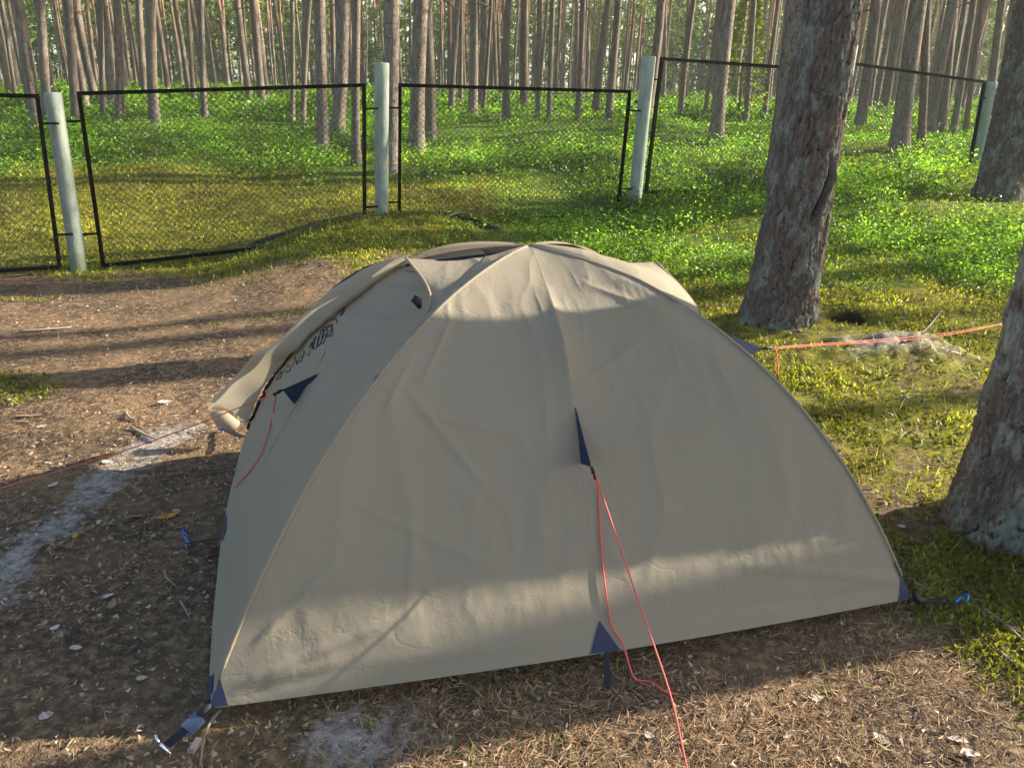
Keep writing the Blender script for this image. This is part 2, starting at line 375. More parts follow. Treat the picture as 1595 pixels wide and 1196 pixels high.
for v in range(7):
    H = 17.5+v*.6; mb, pts = trunk_np(H, .13, 100+v)
    V, Q, col, br = crown_np(H, 200+v, nb=18, per=4, cards=5, size=.25)
    for h, a, L in br:
        c = np.array([np.interp(h, pts[:, 2], pts[:, 0]), np.interp(h, pts[:, 2], pts[:, 1]), min(h, H)]); s = np.linspace(0, 1, 4)[:, None]
        mb.tube(c+np.array([math.cos(a)*L, math.sin(a)*L, .22*L])*s, np.linspace(.03, .008, 4), 3)
    TP.append(pts); TR.append(mb.mesh('trunk', M['bark'], True))
    V = V.copy(); V[:, 0] += pts[-1, 0]*.7; V[:, 1] += pts[-1, 1]*.7
    CR.append(mesh('crown', V, [Q], M['crown'], {'col': col}))
def pine(x, y, d, label, group=None, v=None, lean=(0, 0), rot=None, hs=1.):
    v = int(rng.integers(7)) if v is None else v
    e = empty('pine_tree', (x, y, float(gz(x, y))))
    s = d/.26; e.scale = (s, s, hs)
    e.rotation_euler = (-lean[1], lean[0], rng.uniform(0, 6.28) if rot is None else rot)
    e.rotation_mode = 'XYZ'
    tag(e, label, 'tree', group)
    t = obj('trunk', TR[v], e); c = obj('crown', CR[v], e); c.scale = (1/s, 1/s, 1)
    return e
HERO = [  # x at the top of the photo, x and y of the foot, width in px, label
 (22, 46, 172, 9, 'thin sunlit pine left of the pale post, above the leftmost fence panel'),
 (61, 74, 186, 15, 'pine standing right behind the leftmost pale fence post'),
 (103, 120, 184, 15, 'stout pine with reddish upper bark just right of the leftmost fence post'),
 (110, 134, 166, 11, 'pine close behind the stout one at the left end of the wide mesh panel'),
 (149, 162, 180, 10, 'slim grey pine third from the left end of the wide mesh panel'),
 (158, 176, 165, 14, 'brownish pine half hidden by the pale sunlit trunk over the wide mesh panel'),
 (173, 186, 184, 14, 'pale sunlit pine trunk with a mottled foot behind the wide mesh panel'),
 (230, 241, 193, 17, 'single stout pine left of the middle of the wide mesh panel'),
 (290, 303, 166, 8, 'slender pale pine at mid width of the wide mesh panel'),
 (311, 319, 180, 10, 'slim orange-topped pine right of the middle of the wide mesh panel'),
 (461, 455, 188, 8, 'slim dark pine left of the group at the right end of the wide mesh panel'),
 (475, 472, 190, 9, 'slender pine beside the dark group behind the right part of the wide mesh panel'),
 (493, 504, 243, 20, 'dark grey pine foremost of the group behind the right part of the wide mesh panel'),
 (520, 526, 202, 23, 'thickest dark pine of the group at the right end of the wide mesh panel'),
 (552, 555, 254, 14, 'narrow dark pine beside the right bar of the wide mesh panel'),
 (610, 609, 265, 26, 'thick brown pine directly behind the middle pale fence post'),
 (655, 649, 235, 25, 'dark pine foremost of the twin pair right of the middle fence post'),
 (675, 671, 217, 18, 'rearmost of the twin pair of pines right of the middle fence post'),
 (705, 703, 175, 11, 'slim pine just right of the twin pair behind the smaller mesh panel'),
 (737, 736, 180, 16, 'upright brown pine standing clear in the left half of the smaller mesh panel'),
 (761, 752, 177, 7, 'thin pine leaning right beside the upright brown one'),
 (787, 789, 186, 13, 'straight dark pine at the middle of the smaller mesh panel'),
 (840, 837, 188, 8, 'thin pine just right of the middle of the smaller mesh panel'),
 (861, 855, 191, 9, 'slender dark pine in the right half of the smaller mesh panel'),
 (916, 899, 188, 10, 'pine leaning right in the right half of the smaller mesh panel'),
 (938, 927, 180, 13, 'brown pine near the right end of the smaller mesh panel'),
 (962, 947, 188, 13, 'pine nearest the right bar of the smaller mesh panel'),
 (1022, 1008, 176, 15, 'reddish pine standing behind the third pale fence post'),
 (1075, 1060, 179, 10, 'slim two-toned pine right of the third pale fence post'),
 (1121, 1097, 183, 7, 'thin dark pine beside the thick one behind the raised mesh panel'),
 (1137, 1115, 221, 23, 'thick dark pine behind the raised mesh panel, left of the big leaning tree'),
 (1181, 1161, 187, 9, 'slender leaning pine between the thick dark one and the big leaning tree'),
 (1207, 1191, 179, 8, 'slim pine close to the left side of the big leaning tree'),
 (1243, 1213, 296, 46, 'dark pine showing behind the upper left edge of the big leaning pine'),
 (1356, 1338, 199, 17, 'dark pine just right of the big leaning tree'),
 (1375, 1352, 180, 9, 'slim pale pine behind the dark one right of the big leaning tree'),
 (1412, 1390, 167, 8, 'thin pine left of the thick trunk behind the last mesh panel'),
 (1434, 1400, 231, 28, 'thick dark pine, foremost behind the last mesh panel'),
 (1452, 1434, 229, 13, 'slim pine touching the right side of the thick one behind the last mesh panel'),
 (1473, 1446, 211, 17, 'left one of a close pair of brown pines behind the last mesh panel'),
 (1485, 1465, 207, 16, 'right one of a close pair of brown pines behind the last mesh panel'),
 (1511, 1483, 213, 11, 'slim sunlit pine left of the last fence post'),
 (1527, 1503, 213, 9, 'thin pine beside the last fence post'),
 (1562, 1536, 205, 13, 'leaning pine rising behind the last pale fence post'),
]
placed = []
for i, (tx, bx, by, w, lab) in enumerate(HERO):
    p = on_ground(bx, by+2); k = project(p)[2]; d = w*k/F
    # lean: where the trunk leaves the picture at the top
    q0 = at_y(tx, 0, p[1]); L = q0[2]-p[2]; lx = math.atan2(q0[0]-p[0], L)
    pine(p[0], p[1], d*.92, lab, 'pines behind the fence', i % 7, (lx, 0), 0, 1)
    placed.append((p[0], p[1]))
print('hero y', [round(float(p[1]), 1) for p in placed])
# the forest behind: the nearest as trees of their own, the rest as one mass
cand = []
for _ in range(30000):
    r = math.sqrt(rng.uniform(17**2, 135**2)); a = rng.uniform(-.70, .61); x, y = r*math.sin(a), r*math.cos(a)
    if all((x-u)**2+(y-v)**2 > (1.45 if r < 60 else 2.2)**2 for u, v in placed):
        if y < 40 and abs(x-1.2-y*.05) < 1.0 and y < 26: continue
        cand.append((r, x, y)); placed.append((x, y))
    if len(cand) > 780: break
far_extra = [(r, r*math.sin(a), r*math.cos(a)) for r, a in zip(np.sqrt(rng.uniform(75**2, 165**2, 260)), rng.uniform(-.70, .64, 260))]
cand.sort()
NI = 300-len(HERO)-26
for r, x, y in cand[:NI]:
    u = project((x, y, 1.2))[0]; dia = rng.choice([rng.uniform(.10, .16), rng.uniform(.15, .22), rng.uniform(.2, .29)])
    z_ = next(t for lim, t in ((95, 'over the leftmost fence panel'), (250, 'over the left part of the wide mesh panel'), (420, 'over the middle of the wide mesh panel'), (600, 'over the right end of the wide mesh panel'),
        (800, 'over the left half of the smaller mesh panel'), (1000, 'over the right half of the smaller mesh panel'), (1210, 'over the raised mesh panel'), (1345, 'hidden about the big leaning pine'), (9999, 'over the last mesh panel')) if u < lim)
    lab = ('thread-thin' if dia < .14 else 'slim' if dia < .2 else 'sturdy')+' pine '+('deeper in the forest ' if r < 30 else 'far back in the forest ' if r < 42 else 'in the farthest rows ')+z_
    pine(x, y, dia, lab, lab.replace(' pine ', ' pines '), None, (rng.normal(0, .018), rng.normal(0, .018)), None, rng.uniform(.85, 1.1))
mb = MB(); CV, CQ, CC = [], [], []; nv = 0
cr_far = [crown_np(18.5, 300+k, nb=16, per=4, cards=3, size=.60) for k in range(5)]
for c4 in cr_far: c4[2][:, :3] *= np.array([2.0, 1.9, 1.3])  # far needles lightened and yellowed in colour to imitate backlight
for j, (r, x, y) in enumerate(cand[NI:]+far_extra):
    z0 = float(gz(x, y)); H = rng.uniform(16, 20); rr = rng.uniform(.09, .155); lx, ly = rng.normal(0, .3, 2)
    zz = np.array([-.2, 5, 11, H]); mb.tube(np.stack([x+lx*zz/H, y+ly*zz/H, z0+zz], 1), rr*np.array([1.1, .9, .65, .2]), 6, False)
    V, Q, col, _ = cr_far[j % 5]; a = rng.uniform(0, 6.28); c, s = math.cos(a), math.sin(a); V = V-np.array([0, 0, rng.uniform(0, 9) if r > 60 else 0])
    if r > 70: V = V*np.array([1.25, 1.25, 1])-np.array([0, 0, rng.uniform(1, 6)])
    CV.append(np.stack([V[:, 0]*c-V[:, 1]*s+x+lx, V[:, 0]*s+V[:, 1]*c+y+ly, V[:, 2]*H/18.5+z0], 1)); CQ.append(Q+nv); CC.append(col); nv += len(V)
tag(obj('distant_pine_trunks', mb.mesh('distant_pine_trunks', M['bark'], True)), 'mass of thin far-off pine trunks closing the back of the forest', 'forest', None, 'stuff')
tag(obj('distant_pine_crowns', mesh('distant_pine_crowns', np.concatenate(CV), [np.concatenate(CQ)], M['crown'], {'col': np.concatenate(CC)})), 'green needle crowns of the far-off pines', 'forest', None, 'stuff')
side = []
while len(side) < 13:
    y = rng.uniform(13, 46); x = y*.66+2+rng.uniform(0, 26)
    if all((x-u)**2+(y-v)**2 > 6 for u, v in side) and not 7.0 < y-.287*x < 8.2 and y-.287*x > 4.0: side.append((x, y))
for x, y in side: pine(x, y, rng.uniform(.18, .34), 'pine rising out of view beyond the right edge', 'pines beyond the right edge', None, (rng.normal(0, .015), rng.normal(0, .015)))
# trees to the right of the picture, whose shade falls on the tent and the clearing
for x, y, d in ((13, 9.63, .34), (16, 10.9, .3), (20, 9.1, .25), (22, 14.6, .27), (27, 13.2, .3), (34, 18.6, .3), (38, 22., .3), (42, 17.6, .3)):
    pine(x, y, d, 'pine rising out of view beyond the right edge', 'pines beyond the right edge', None, (rng.normal(0, .012), rng.normal(0, .012)))

s0 = .30/.26; TW_ = [float(np.interp(2.0, TP[0][:, 2], TP[0][:, k])) for k in (0, 1)]
pine(4.3-TW_[0]*s0, 2.995-TW_[1]*s0, .30, 'pine rising out of view beyond the right edge', 'pines beyond the right edge', 0, (0, 0), 0)

def near_tree(base, top, r0, r1, H, label, seed, scar=None, flare=.35):
    base = np.array(base, float); ax = np.array(top, float)-base; ax = ax/ax[2]
    e = empty('pine_tree', base); tag(e, label, 'tree')
    k = 220; zf = np.concatenate([np.arange(-.15, 2.9, .0105), np.arange(2.9, H, .35)]); th = np.arange(k)*2*np.pi/k
    TH, ZZ = np.meshgrid(th, zf)
    r = np.interp(ZZ, [0, 2.5, H], [r0, r1, .05])*(1+flare*np.exp(-np.maximum(ZZ, 0)/.16)*(1+.35*np.sin(TH*5+seed)+.2*np.sin(TH*3+1)))
    r = r*(1+.05*np.sin(TH*2+seed)+.035*np.sin(TH*3+ZZ*1.3+seed)+.02*np.sin(TH+ZZ*3))
    nc = 27; u = TH/(2*np.pi)*nc+.0; wob = 2.0*(fbm(TH*4+seed, ZZ*7, seed, 4)-.5)
    d1, d2, pid = worley(u+wob, ZZ*4.6+.5*wob+seed, seed, nc); cr = ss(.0, .13, d2-d1+.20*(fbm(TH*14, ZZ*24, seed+21, 4)-.42))
    d1b, d2b, pb = worley(u*2.3+wob*2, ZZ*15+seed, seed+3, None); cb = ss(.0, .25, d2b-d1b)
    n = fbm(TH*12, ZZ*30, seed+7, 3)
    disp = .017*cr*(.35+.9*pid)+.007*cb*(.3+pb)+.012*(n-.5)
    lich = .35*fbm(np.cos(TH)*2.2+seed, ZZ*2.0+np.sin(TH)*2.2, seed+11, 3)+.65*fbm(TH*3.2+seed, ZZ*9, seed+13, 4)
    lich = np.clip((lich-.5)*3.4+.24+.30*np.exp(-np.maximum(ZZ, 0)/.9), 0, 1)
    if scar:
        a0, z0, hgt, wd = scar
        da = (TH-a0+np.pi) % (2*np.pi)-np.pi; da = da-.16*(ZZ-z0)/hgt
        g = np.exp(-(da/wd)**2-((ZZ-z0)/hgt)**4); disp = disp-.075*g+.03*np.exp(-((np.abs(da)-2.1*wd)/wd)**2-((ZZ-z0)/hgt)**4); cr = cr*(1-np.clip(g*1.5, 0, 1)); lich = lich*(1-g)
    fade = 1-ss(3.2, 6, ZZ); r = r+disp*fade
    V = np.stack([np.cos(TH)*r+ax[0]*ZZ, np.sin(TH)*r+ax[1]*ZZ, ZZ], -1)
    m, c = V.shape[:2]; i = np.arange(m-1)[:, None]*c; j = np.arange(c)[None]
    q = np.stack([i+j, i+(j+1) % c, i+c+(j+1) % c, i+c+j], -1).reshape(-1, 4)
    col = np.stack([np.minimum(cr, .35+.65*cb), pid, lich, np.ones_like(cr)], -1).reshape(-1, 4)
    obj('trunk', mesh('trunk', V, [q], M['barkfine'], {'col': col}, True), e)
    CVv, Q, cc, br = crown_np(H, seed+50, nb=24, per=5, cards=8, size=.26); CVv = CVv+np.outer(CVv[:, 2], [ax[0], ax[1], 0])
    obj('crown', mesh('crown', CVv, [Q], M['crown'], {'col': cc}), e)
    b = MB()
    for h, a, L in br:
        s = np.linspace(0, 1, 4)[:, None]; h = min(h, H); b.tube(np.array([ax[0]*h, ax[1]*h, h])+np.array([math.cos(a)*L, math.sin(a)*L, .22*L])*s, np.linspace(.04, .01, 4), 4)
    obj('limbs', b.mesh('limbs', M['bark'], True), e)
    return e
b1 = np.array([T1P[0], T1P[1], float(gz(*T1P))-.05])
near_tree(b1, at_y(1301, 0, b1[1]+.05), .208, .140, 19, 'big leaning pine right of the tent with lichen and a dark scar in its bark', 3, (math.radians(-68), .93, .17, .085), .22)
b2 = np.array([T2P[0], T2P[1], float(gz(*T2P))-.05])
near_tree(b2, at_y(1676, 500, b2[1]+.04), .205, .19, 18, 'leaning pine cut by the right edge beside the right corner of the tent', 5, None, .16)
p3 = at_y(1553, 305, 9.5)
near_tree((p3[0], p3[1], float(gz(p3[0], p3[1]))-.1), at_y(1618, 20, 9.5), .215, .2, 19, 'thick pine at the far right standing in front of the last fence post', 9, None, .35)

# young spruce and a leafy sapling behind the fence
def sapling(px, py, h, label, name, cat, n, wide, cols, leaf):
    p = on_ground(px, py); e = empty(name, p); tag(e, label, cat); b = MB()
    b.tube([(0, 0, -.1), (.02, 0, h*.5), (0, .02, h)], [.02*h*.5, .012*h*.5, .004], 5); obj('stem', b.mesh('stem', M['bark'], True), e)
    g = np.random.default_rng(int(px)); f = g.uniform(.08, 1, n)**.9; R = wide*(1.02-f)*g.uniform(.3, 1, n)+.02; a = g.uniform(0, 6.28, n)
    P = np.stack([np.cos(a)*R, np.sin(a)*R, f*h-R*.25], 1); d = np.stack([np.cos(a), np.sin(a), g.normal(0, .4, n)], 1)
    V, T, c = leafcards(g, P, d, leaf*g.uniform(.7, 1.3, n), .4, cols); obj('foliage', mesh('foliage', V, [T], M['leaf'], {'col': c}), e)
def leafcards(g, P, d, L, aspect, cols, tilt=.5):
    "two-triangle leaves folded along the midrib"
    n = len(P); d = d/(np.linalg.norm(d, axis=1)[:, None]+1e-9); up = g.normal(0, tilt, (n, 3))+np.array([0, 0, 1.]); w = np.cross(d, up); w /= np.linalg.norm(w, axis=1)[:, None]+1e-9
    nn = np.cross(w, d); L = np.asarray(L)[:, None]; Wd = L*aspect*.5
    mid = P+d*L*.45
    V = np.stack([P, mid+w*Wd+nn*Wd*.35, P+d*L, mid-w*Wd+nn*Wd*.35], 1).reshape(-1, 3)
    b = np.arange(n)[:, None]*4; T = np.concatenate([b+np.array([[0, 1, 2]]), b+np.array([[0, 2, 3]])])
    cols = np.array(cols); t = g.uniform(0, 1, n)*(len(cols)-1.001); i = t.astype(int); fr = (t-i)[:, None]
    c = (cols[i]*(1-fr)+cols[i+1]*fr)*g.uniform(.7, 1.3, (n, 1)); c = np.repeat(np.concatenate([c, np.ones((n, 1))], 1), 4, 0)
    return V, T, c
sapling(1150, 178, 3.2, 'young yellow-green spruce among the trunks beside the thick dark pine', 'young_spruce', 'tree', 1500, .75, [(.10, .14, .02), (.22, .24, .04)], .14)
sapling(468, 222, 1.0, 'small leafy sapling behind the right part of the wide mesh panel', 'sapling', 'sapling', 60, .35, [(.08, .14, .02), (.16, .2, .04)], .07)

# ------------------------------------------------------------------ fence
def post(px0, px1, Y, r, label, lean=None, below=.35):
    b = at_y(*px1, Y); t = at_y(*px0, Y); ax = (t-b); h = ax[2]; ax = ax/ax[2]
    e = empty('fence_post', b); tag(e, label, 'fence post', 'pale green fence posts')
    z = np.concatenate([[-below], np.linspace(0, h-.012, 14), [h]]); k = 20; th = np.arange(k)*2*np.pi/k; TH, ZZ = np.meshgrid(th, z)
    R = r*(1+.012*np.sin(3*TH+ZZ*4)+.02*(fbm(TH*2, ZZ*3+Y, 5, 2)-.5)); R[-1] *= .9
    V = np.stack([np.cos(TH)*R+ax[0]*ZZ, np.sin(TH)*R+ax[1]*ZZ, ZZ], -1); m = len(z); i = np.arange(m-1)[:, None]*k; j = np.arange(k)[None]
    q = np.stack([i+j, i+(j+1) % k, i+k+(j+1) % k, i+k+j], -1).reshape(-1, 4)
    ms = mesh('shaft', V, [q, (np.arange(k)+(m-1)*k)[None]], M['post'], None, True); obj('shaft', ms, e)
    return e
YL, YC, YR, YM, YF = 7.4, 8.6, 9.25, 10.7, 11.9
post((82, 144), (124, 424), YL, .071, 'pale green fence post leftmost in the photo, scuffed near its foot')
post((595, 98), (594, 354), YC, .072, 'pale green fence post in the middle, standing on the mossy hump')
post((1011, 88), (987, 330), YR, .074, 'third pale green fence post from the left, between the smaller and the raised panel')
post((1327, 70), (1291, 285), YM, .075, 'pale green fence post mostly hidden behind the big leaning pine')
post((1543, 128), (1511, 300), YF, .105, 'pale green fence post at the far right beside the thick pine')
def panel(TL, TRt, BL, BRt, label, cell=.058, bars=(1, 1, 1, 1), brk=(1, 1), sag=0.):
    TL, TRt, BL, BRt = (np.array(v, float) for v in (TL, TRt, BL, BRt))
    e = empty('mesh_fence', BL); tag(e, label, 'fence panel', 'chain-link fence panels'); o = BL.copy()
    TL, TRt, BL, BRt = TL-o, TRt-o, BL-o, BRt-o
    nrm = np.cross(TRt-TL, BL-TL); nrm /= np.linalg.norm(nrm); w = .034
    hx = (TRt-TL)/np.linalg.norm(TRt-TL)
    for on, p, q in ((bars[0], TL, TRt), (bars[1], BL, BRt)):
        if on: obj('frame_rail', MB().bar(p+hx*w/2, q-hx*w/2, w, w-.004, nrm).mesh('frame_rail', M['rust']), e)
    for on, p, q in ((bars[2], TL, BL), (bars[3], TRt, BRt)):
        if on:
            d = (q-p)/np.linalg.norm(q-p); obj('frame_upright', MB().bar(p-d*w/2, q+d*w/2, w, w, nrm).mesh('frame_upright', M['rust']), e)
    # wires: a diamond net of crossing zigzag strands
    Wd = np.linalg.norm(TRt-TL); Hh = np.linalg.norm(TL-BL); mb = MB()
    def P(u, v): return BL*(1-u)*(1-v)+BRt*u*(1-v)+TL*(1-u)*v+TRt*u*v
    nu = int(Wd/cell); nv_ = int(Hh/cell); r = .0026
    for sgn in (1, -1):
        for s in range(-nv_-1, nu+nv_+1):
            pts = []
            for k in range(nv_+1):
                u = (s+sgn*k*1.)/nu; v = k/nv_
                if 0.004 <= u <= .996:
                    wob = nrm*(.006*sgn*(1 if k % 2 else -1))+(fbm(u*6+1, v*6, 3, 2)-.5)*np.array([.02, 0, .03])-np.array([0, 0, sag*math.sin(math.pi*u)*(1-v)])
                    pts.append(P(u, v)+wob)
            if len(pts) > 2: mb.tube(pts, r, 3, False)
    n_ = obj('chain_link_mesh', mb.mesh('chain_link_mesh', M['wire'], False), e); n_['kind'] = 'stuff'
    for side, on in ((0, brk[0]), (1, brk[1])):
        if not on: continue
        for v in (.2, .85):
            p = P(side, v); obj('bracket', MB().bar(p, p+hx*(.14 if side else -.14), .018, .018, nrm).mesh('bracket', M['rust']), e)
    return e
a = at_y(58, 150, 7.25); b = at_y(93, 416, 7.25); dd = np.array([-.915, -.40, 0])*2.5
panel(a+dd+np.array([0, 0, .02]), a, b+dd, b, 'chain-link fence panel cut by the left edge, in front of the yellow moss')
panel(at_y(123, 146, 7.5), at_y(567, 133, 8.4), at_y(161, 414, 7.5), at_y(568, 368, 8.4), 'wide chain-link fence panel between the left and middle posts')
panel(at_y(623, 133, 8.75), at_y(981, 143, 9.12), at_y(622, 358, 8.75), at_y(962, 330, 9.12), 'smaller chain-link fence panel right of the middle post')
panel(at_y(1031, 92, 9.35), at_y(1306, 111, 10.5), at_y(1006, 300, 9.35), at_y(1272, 290, 10.5), 'raised chain-link fence panel left of the big leaning pine')
panel(at_y(1318, 98, 10.7), at_y(1534, 128, 11.8), at_y(1284, 275, 10.7), at_y(1505, 285, 11.8), 'last chain-link fence panel, right of the big leaning pine')
# ------------------------------------------------------------------ tent
A3, B3 = at_z(324, 1106, .05), at_z(1418, 934, .05)
EU = (B3-A3)/np.linalg.norm(B3-A3); EV = np.array([-EU[1], EU[0], 0]); TL_, TW = float(np.linalg.norm(B3-A3)), 1.72
D3, C3 = A3+EV*TW, B3+EV*TW
PX = A3+EU*TL_*.5+EV*TW*.5
PX[2] = at_wall(833, 383, PX-EU, PX+EU)[2]
def fit(pix, p, q):
    "profile (fraction along p-q, height) of a pole arc seen at these pixels"
    L2 = (q-p)[:2]@(q-p)[:2]; out = []
    for x, y in pix:
        w = at_wall(x, y, p, q); out.append((((w-p)[:2]@(q-p)[:2])/L2, w[2]))
    return out
fl = fit([(341, 1058), (379, 961), (410, 884), (459, 797), (513, 700), (573, 608), (640, 525), (720, 447), (776, 408)], A3, PX)
fr = fit([(1405, 885), (1371, 811), (1321, 731), (1286, 681), (1240, 628), (1180, 568), (1141, 526), (1099, 494), (1040, 458), (960, 423), (893, 396)], B3, PX)
def prof(f, z0):
    f = sorted(f); t = np.array([0]+[a for a, _ in f]+[1.]); z = np.array([z0]+[b for _, b in f]+[PX[2]])
    keep = [0]
    for k in range(1, len(t)):
        if t[k] > t[keep[-1]]+.01: keep.append(k)
    t, z = t[keep], z[keep]; cz = np.polyfit(t, z, 4); tt = np.linspace(0, 1, 60); zz = np.polyval(cz, tt)
    zz += (z0-zz[0])*(1-tt)**3+(PX[2]-zz[-1])*tt**3
    zc = np.interp(.72, tt, zz); zz = np.where(tt > .72, PX[2]-(PX[2]-zc)*((1-tt)/.28)**1.55, zz)
    return tt, zz
PL, PR = prof(fl, .055), prof(fr, .055)
print('pole L', [(round(float(a), 2), round(float(b), 2)) for a, b in fl]); print('pole R', [(round(float(a), 2), round(float(b), 2)) for a, b in fr])
def pole(corner, pr, t):
    t = np.asarray(t, float); p = corner+(PX-corner)*t[..., None]; p[..., 2] = np.interp(t, *pr); return p
HL = at_wall(632, 404, PX-EU, PX+EU); HR = at_wall(1022, 410, PX-EU, PX+EU)
print('apex', PX, 'hoods', HL, HR)
tent = empty('tent', (0, 0, 0)); tent.location = (float(PX[0]), float(PX[1]), 0)
tag(tent, 'tan dome tent with navy corner patches pitched on the brown litter', 'tent')
TO = np.array([PX[0], PX[1], 0.])
def tobj(name, m, parent=tent):
    o = obj(name, m, parent)
    return o
GRIDS = {}
def sheet(name, Pg, mat, wrinkle=.004, seed=0, folds=(), store=None, pin=True, thick=0):
    "Pg: grid of points (m,n,3) -> cloth part with creases"
    m, n = Pg.shape[:2]; du = np.gradient(Pg, axis=1); dv = np.gradient(Pg, axis=0); nr = np.cross(du, dv); nr /= np.linalg.norm(nr, axis=2)[..., None]+1e-9
    cen = np.array([PX[0], PX[1], .35]); flip = np.sign(((Pg-cen)*nr).sum(2).mean()); nr *= flip
    U, V = np.meshgrid(np.linspace(0, 1, n), np.linspace(0, 1, m))
    w = Pg@EU; h = Pg[..., 2]*1.3+(Pg@EV)*.6
    ridg = lambda x, y, s: 1-np.abs(2*fbm(x, y, s, 3)-1)
    c = math.cos(.5+seed); s_ = math.sin(.5+seed)
    a1 = ridg((w*c+h*s_)*1.6+seed, (-w*s_+h*c)*5., 5+seed)**3; a2 = ridg((w*c-h*s_)*3.5+seed, (w*s_+h*c)*13., 15+seed)**4
    d = wrinkle*(2.6*(a1-.35)+1.1*(a2-.3)*ss(.35, .6, fbm(w*3, h*3, 25+seed, 2)))+wrinkle*1.2*(fbm(w*5, h*5, 35+seed, 2)-.5)
    if pin: d = d*(.25+.75*np.minimum(1, np.minimum(V, 1-V)*9))*(.15+.85*np.minimum(1, np.minimum(U, 1-U)*14))
    Q3 = Pg+nr*d[..., None]
    for f in folds: Q3 = Q3+nr*f(U, V, Pg)[..., None]
    i = np.arange(m-1)[:, None]*n+np.arange(n-1)[None]; q = np.stack([i, i+1, i+n+1, i+n], -1).reshape(-1, 4)
    if flip < 0: q = q[:, ::-1]
    o = tobj(name, mesh(name, Q3-TO, [q], mat, None, True))
    if store: GRIDS[store] = BVHTree.FromPolygons([Vector(v) for v in Q3.reshape(-1, 3)], [tuple(int(z) for z in f) for f in q])
    return o, Q3, nr
def ruled(a, b): # a,b: (m,3) boundary curves -> grid m x n
    def g(n):
        s = np.linspace(0, 1, n)[None, :, None]; return a[:, None]*(1-s)+b[:, None]*s
    return g
def crease(px0, px1, amp, wd, end=.18):
    "a soft fold running between two places seen in the photo, on the front panel"
    def f(U, V, P):
        x, y, _ = project_grid(P); p = np.array(px0, float); v = np.array(px1, float)-p; L = np.hypot(*v); t = ((x-p[0])*v[0]+(y-p[1])*v[1])/L**2; s = ((x-p[0])*-v[1]+(y-p[1])*v[0])/L
        return .55*amp*np.exp(-(np.abs(s)/(.6*wd))**1.4)*ss(-end, end, t)*ss(1+end, 1-end, t)
    return f
def project_grid(P):
    d = P-CAM; k = d@FW; return CX+F*(d@RT)/k, CY-F*(d@UP)/k, k
tt = np.linspace(0, 1, 190)
mid0 = (A3+B3)/2; N_F = np.cross(EU, (PX-mid0)/np.linalg.norm(PX-mid0)); N_F /= np.linalg.norm(N_F)   # outward normal of the front panel
if N_F[1] > 0: N_F = -N_F
s_g = np.array([project(np.asarray(p))[:2] for p in [mid0]])
def front_base(U, V, P):
    sag = -.040*np.sin(np.pi*U)*np.sin(np.pi*np.clip(V, 0, 1)**.75)
    hem = .045*np.sin(np.pi*U)*(1-V)**6
    tent_ = .045*np.exp(-np.abs(U-.5)/.07)*np.exp(-((V-.52)/.16)**2)
    return sag+hem+tent_
folds = [front_base, crease((930, 480), (1080, 478), .016, 8), crease((1000, 420), (1085, 480), .02, 9), crease((960, 400), (1060, 470), -.016, 9), crease((920, 440), (1050, 490), .010, 8),
         crease((640, 610), (760, 760), .010, 9), crease((1010, 520), (900, 600), .007, 9), crease((560, 790), (760, 880), .008, 6), crease((380, 1060), (620, 960), .012, 12), crease((370, 1085), (560, 1030), -.012, 10), crease((400, 1000), (520, 880), .010, 10),
         crease((1380, 900), (1150, 880), .010, 8), crease((1375, 915), (1180, 940), -.010, 9), crease((700, 500), (690, 420), .006, 7), crease((660, 590), (700, 500), .007, 8), crease((640, 560), (600, 640), .008, 9),
         crease((430, 1050), (900, 985), .007, 12), crease((520, 940), (660, 870), .006, 6), crease((980, 990), (1370, 905), .006, 9), crease((870, 690), (660, 640), .009, 14), crease((930, 700), (1140, 650), .008, 14), crease((900, 720), (700, 790), .007, 14)]
o, FG, FN = sheet('front_panel', ruled(pole(A3, PL, tt), pole(B3, PR, tt))(230), M['tan'], .0022, 1, folds, 'F')
# left (door) side and right side, both open under their hoods at the top
tL = np.linspace(0, .86, 130)
def side_base(U, V, P): return -.055*np.sin(np.pi*U)*np.sin(np.pi*V)**.8+.03*np.sin(np.pi*U)*(1-V)**5
oL, LG, LN = sheet('door_panel', ruled(pole(A3, PL, tL), pole(D3, PR, tL))(140), M['tan'], .004, 2, [side_base, crease((640, 560), (480, 650), .014, 9), crease((640, 590), (470, 690), -.012, 10), crease((505, 560), (400, 740), .008, 6)], 'L')
oR, RG, RN = sheet('right_side_panel', ruled(pole(B3, PR, tL), pole(C3, PL, tL))(100), M['tan'], .004, 3, [side_base], 'R')
sheet('back_panel', ruled(pole(D3, PR, tt), pole(C3, PL, tt))(110), M['tan'], .004, 4, [lambda U, V, P: -.03*np.sin(np.pi*U)*np.sin(np.pi*V)])
# hoods along the short ridge pole
def hood(name, corner, pr, tip, t0, seed, n=70, dip=.02, full=True, mat='tan'):
    rise = .018 if mat != 'tan' else 0.
    w = np.linspace(0, 1, 90); a = pole(corner, pr, t0+(1-t0)*w)+np.array([0, 0, .004])+np.array([0, 0, rise])*np.sin(np.pi*w)[:, None]; b = tip+(PX-tip)*w[:, None]; b[:, 2] += -.024*np.sin(np.pi*w)+.004
    G = ruled(a, b)(n); u_ = np.linspace(0, 1, n)[None]; bow = np.sin(np.pi*u_)*(1-w[:, None])**3*(1 if tip[0] < 0 else -.42)
    G = G+((PX-tip)*.10+(PX-corner)*np.array([.03, .03, 0]))[None, None]*bow[..., None]
    return sheet(name, G, M[mat], .003, seed, [lambda U, V, P: -dip*np.sin(np.pi*U)*np.sin(np.pi*(1-V)*.9+.1)-.02*np.sin(np.pi*U)*(1-V)**4], None) if full else None
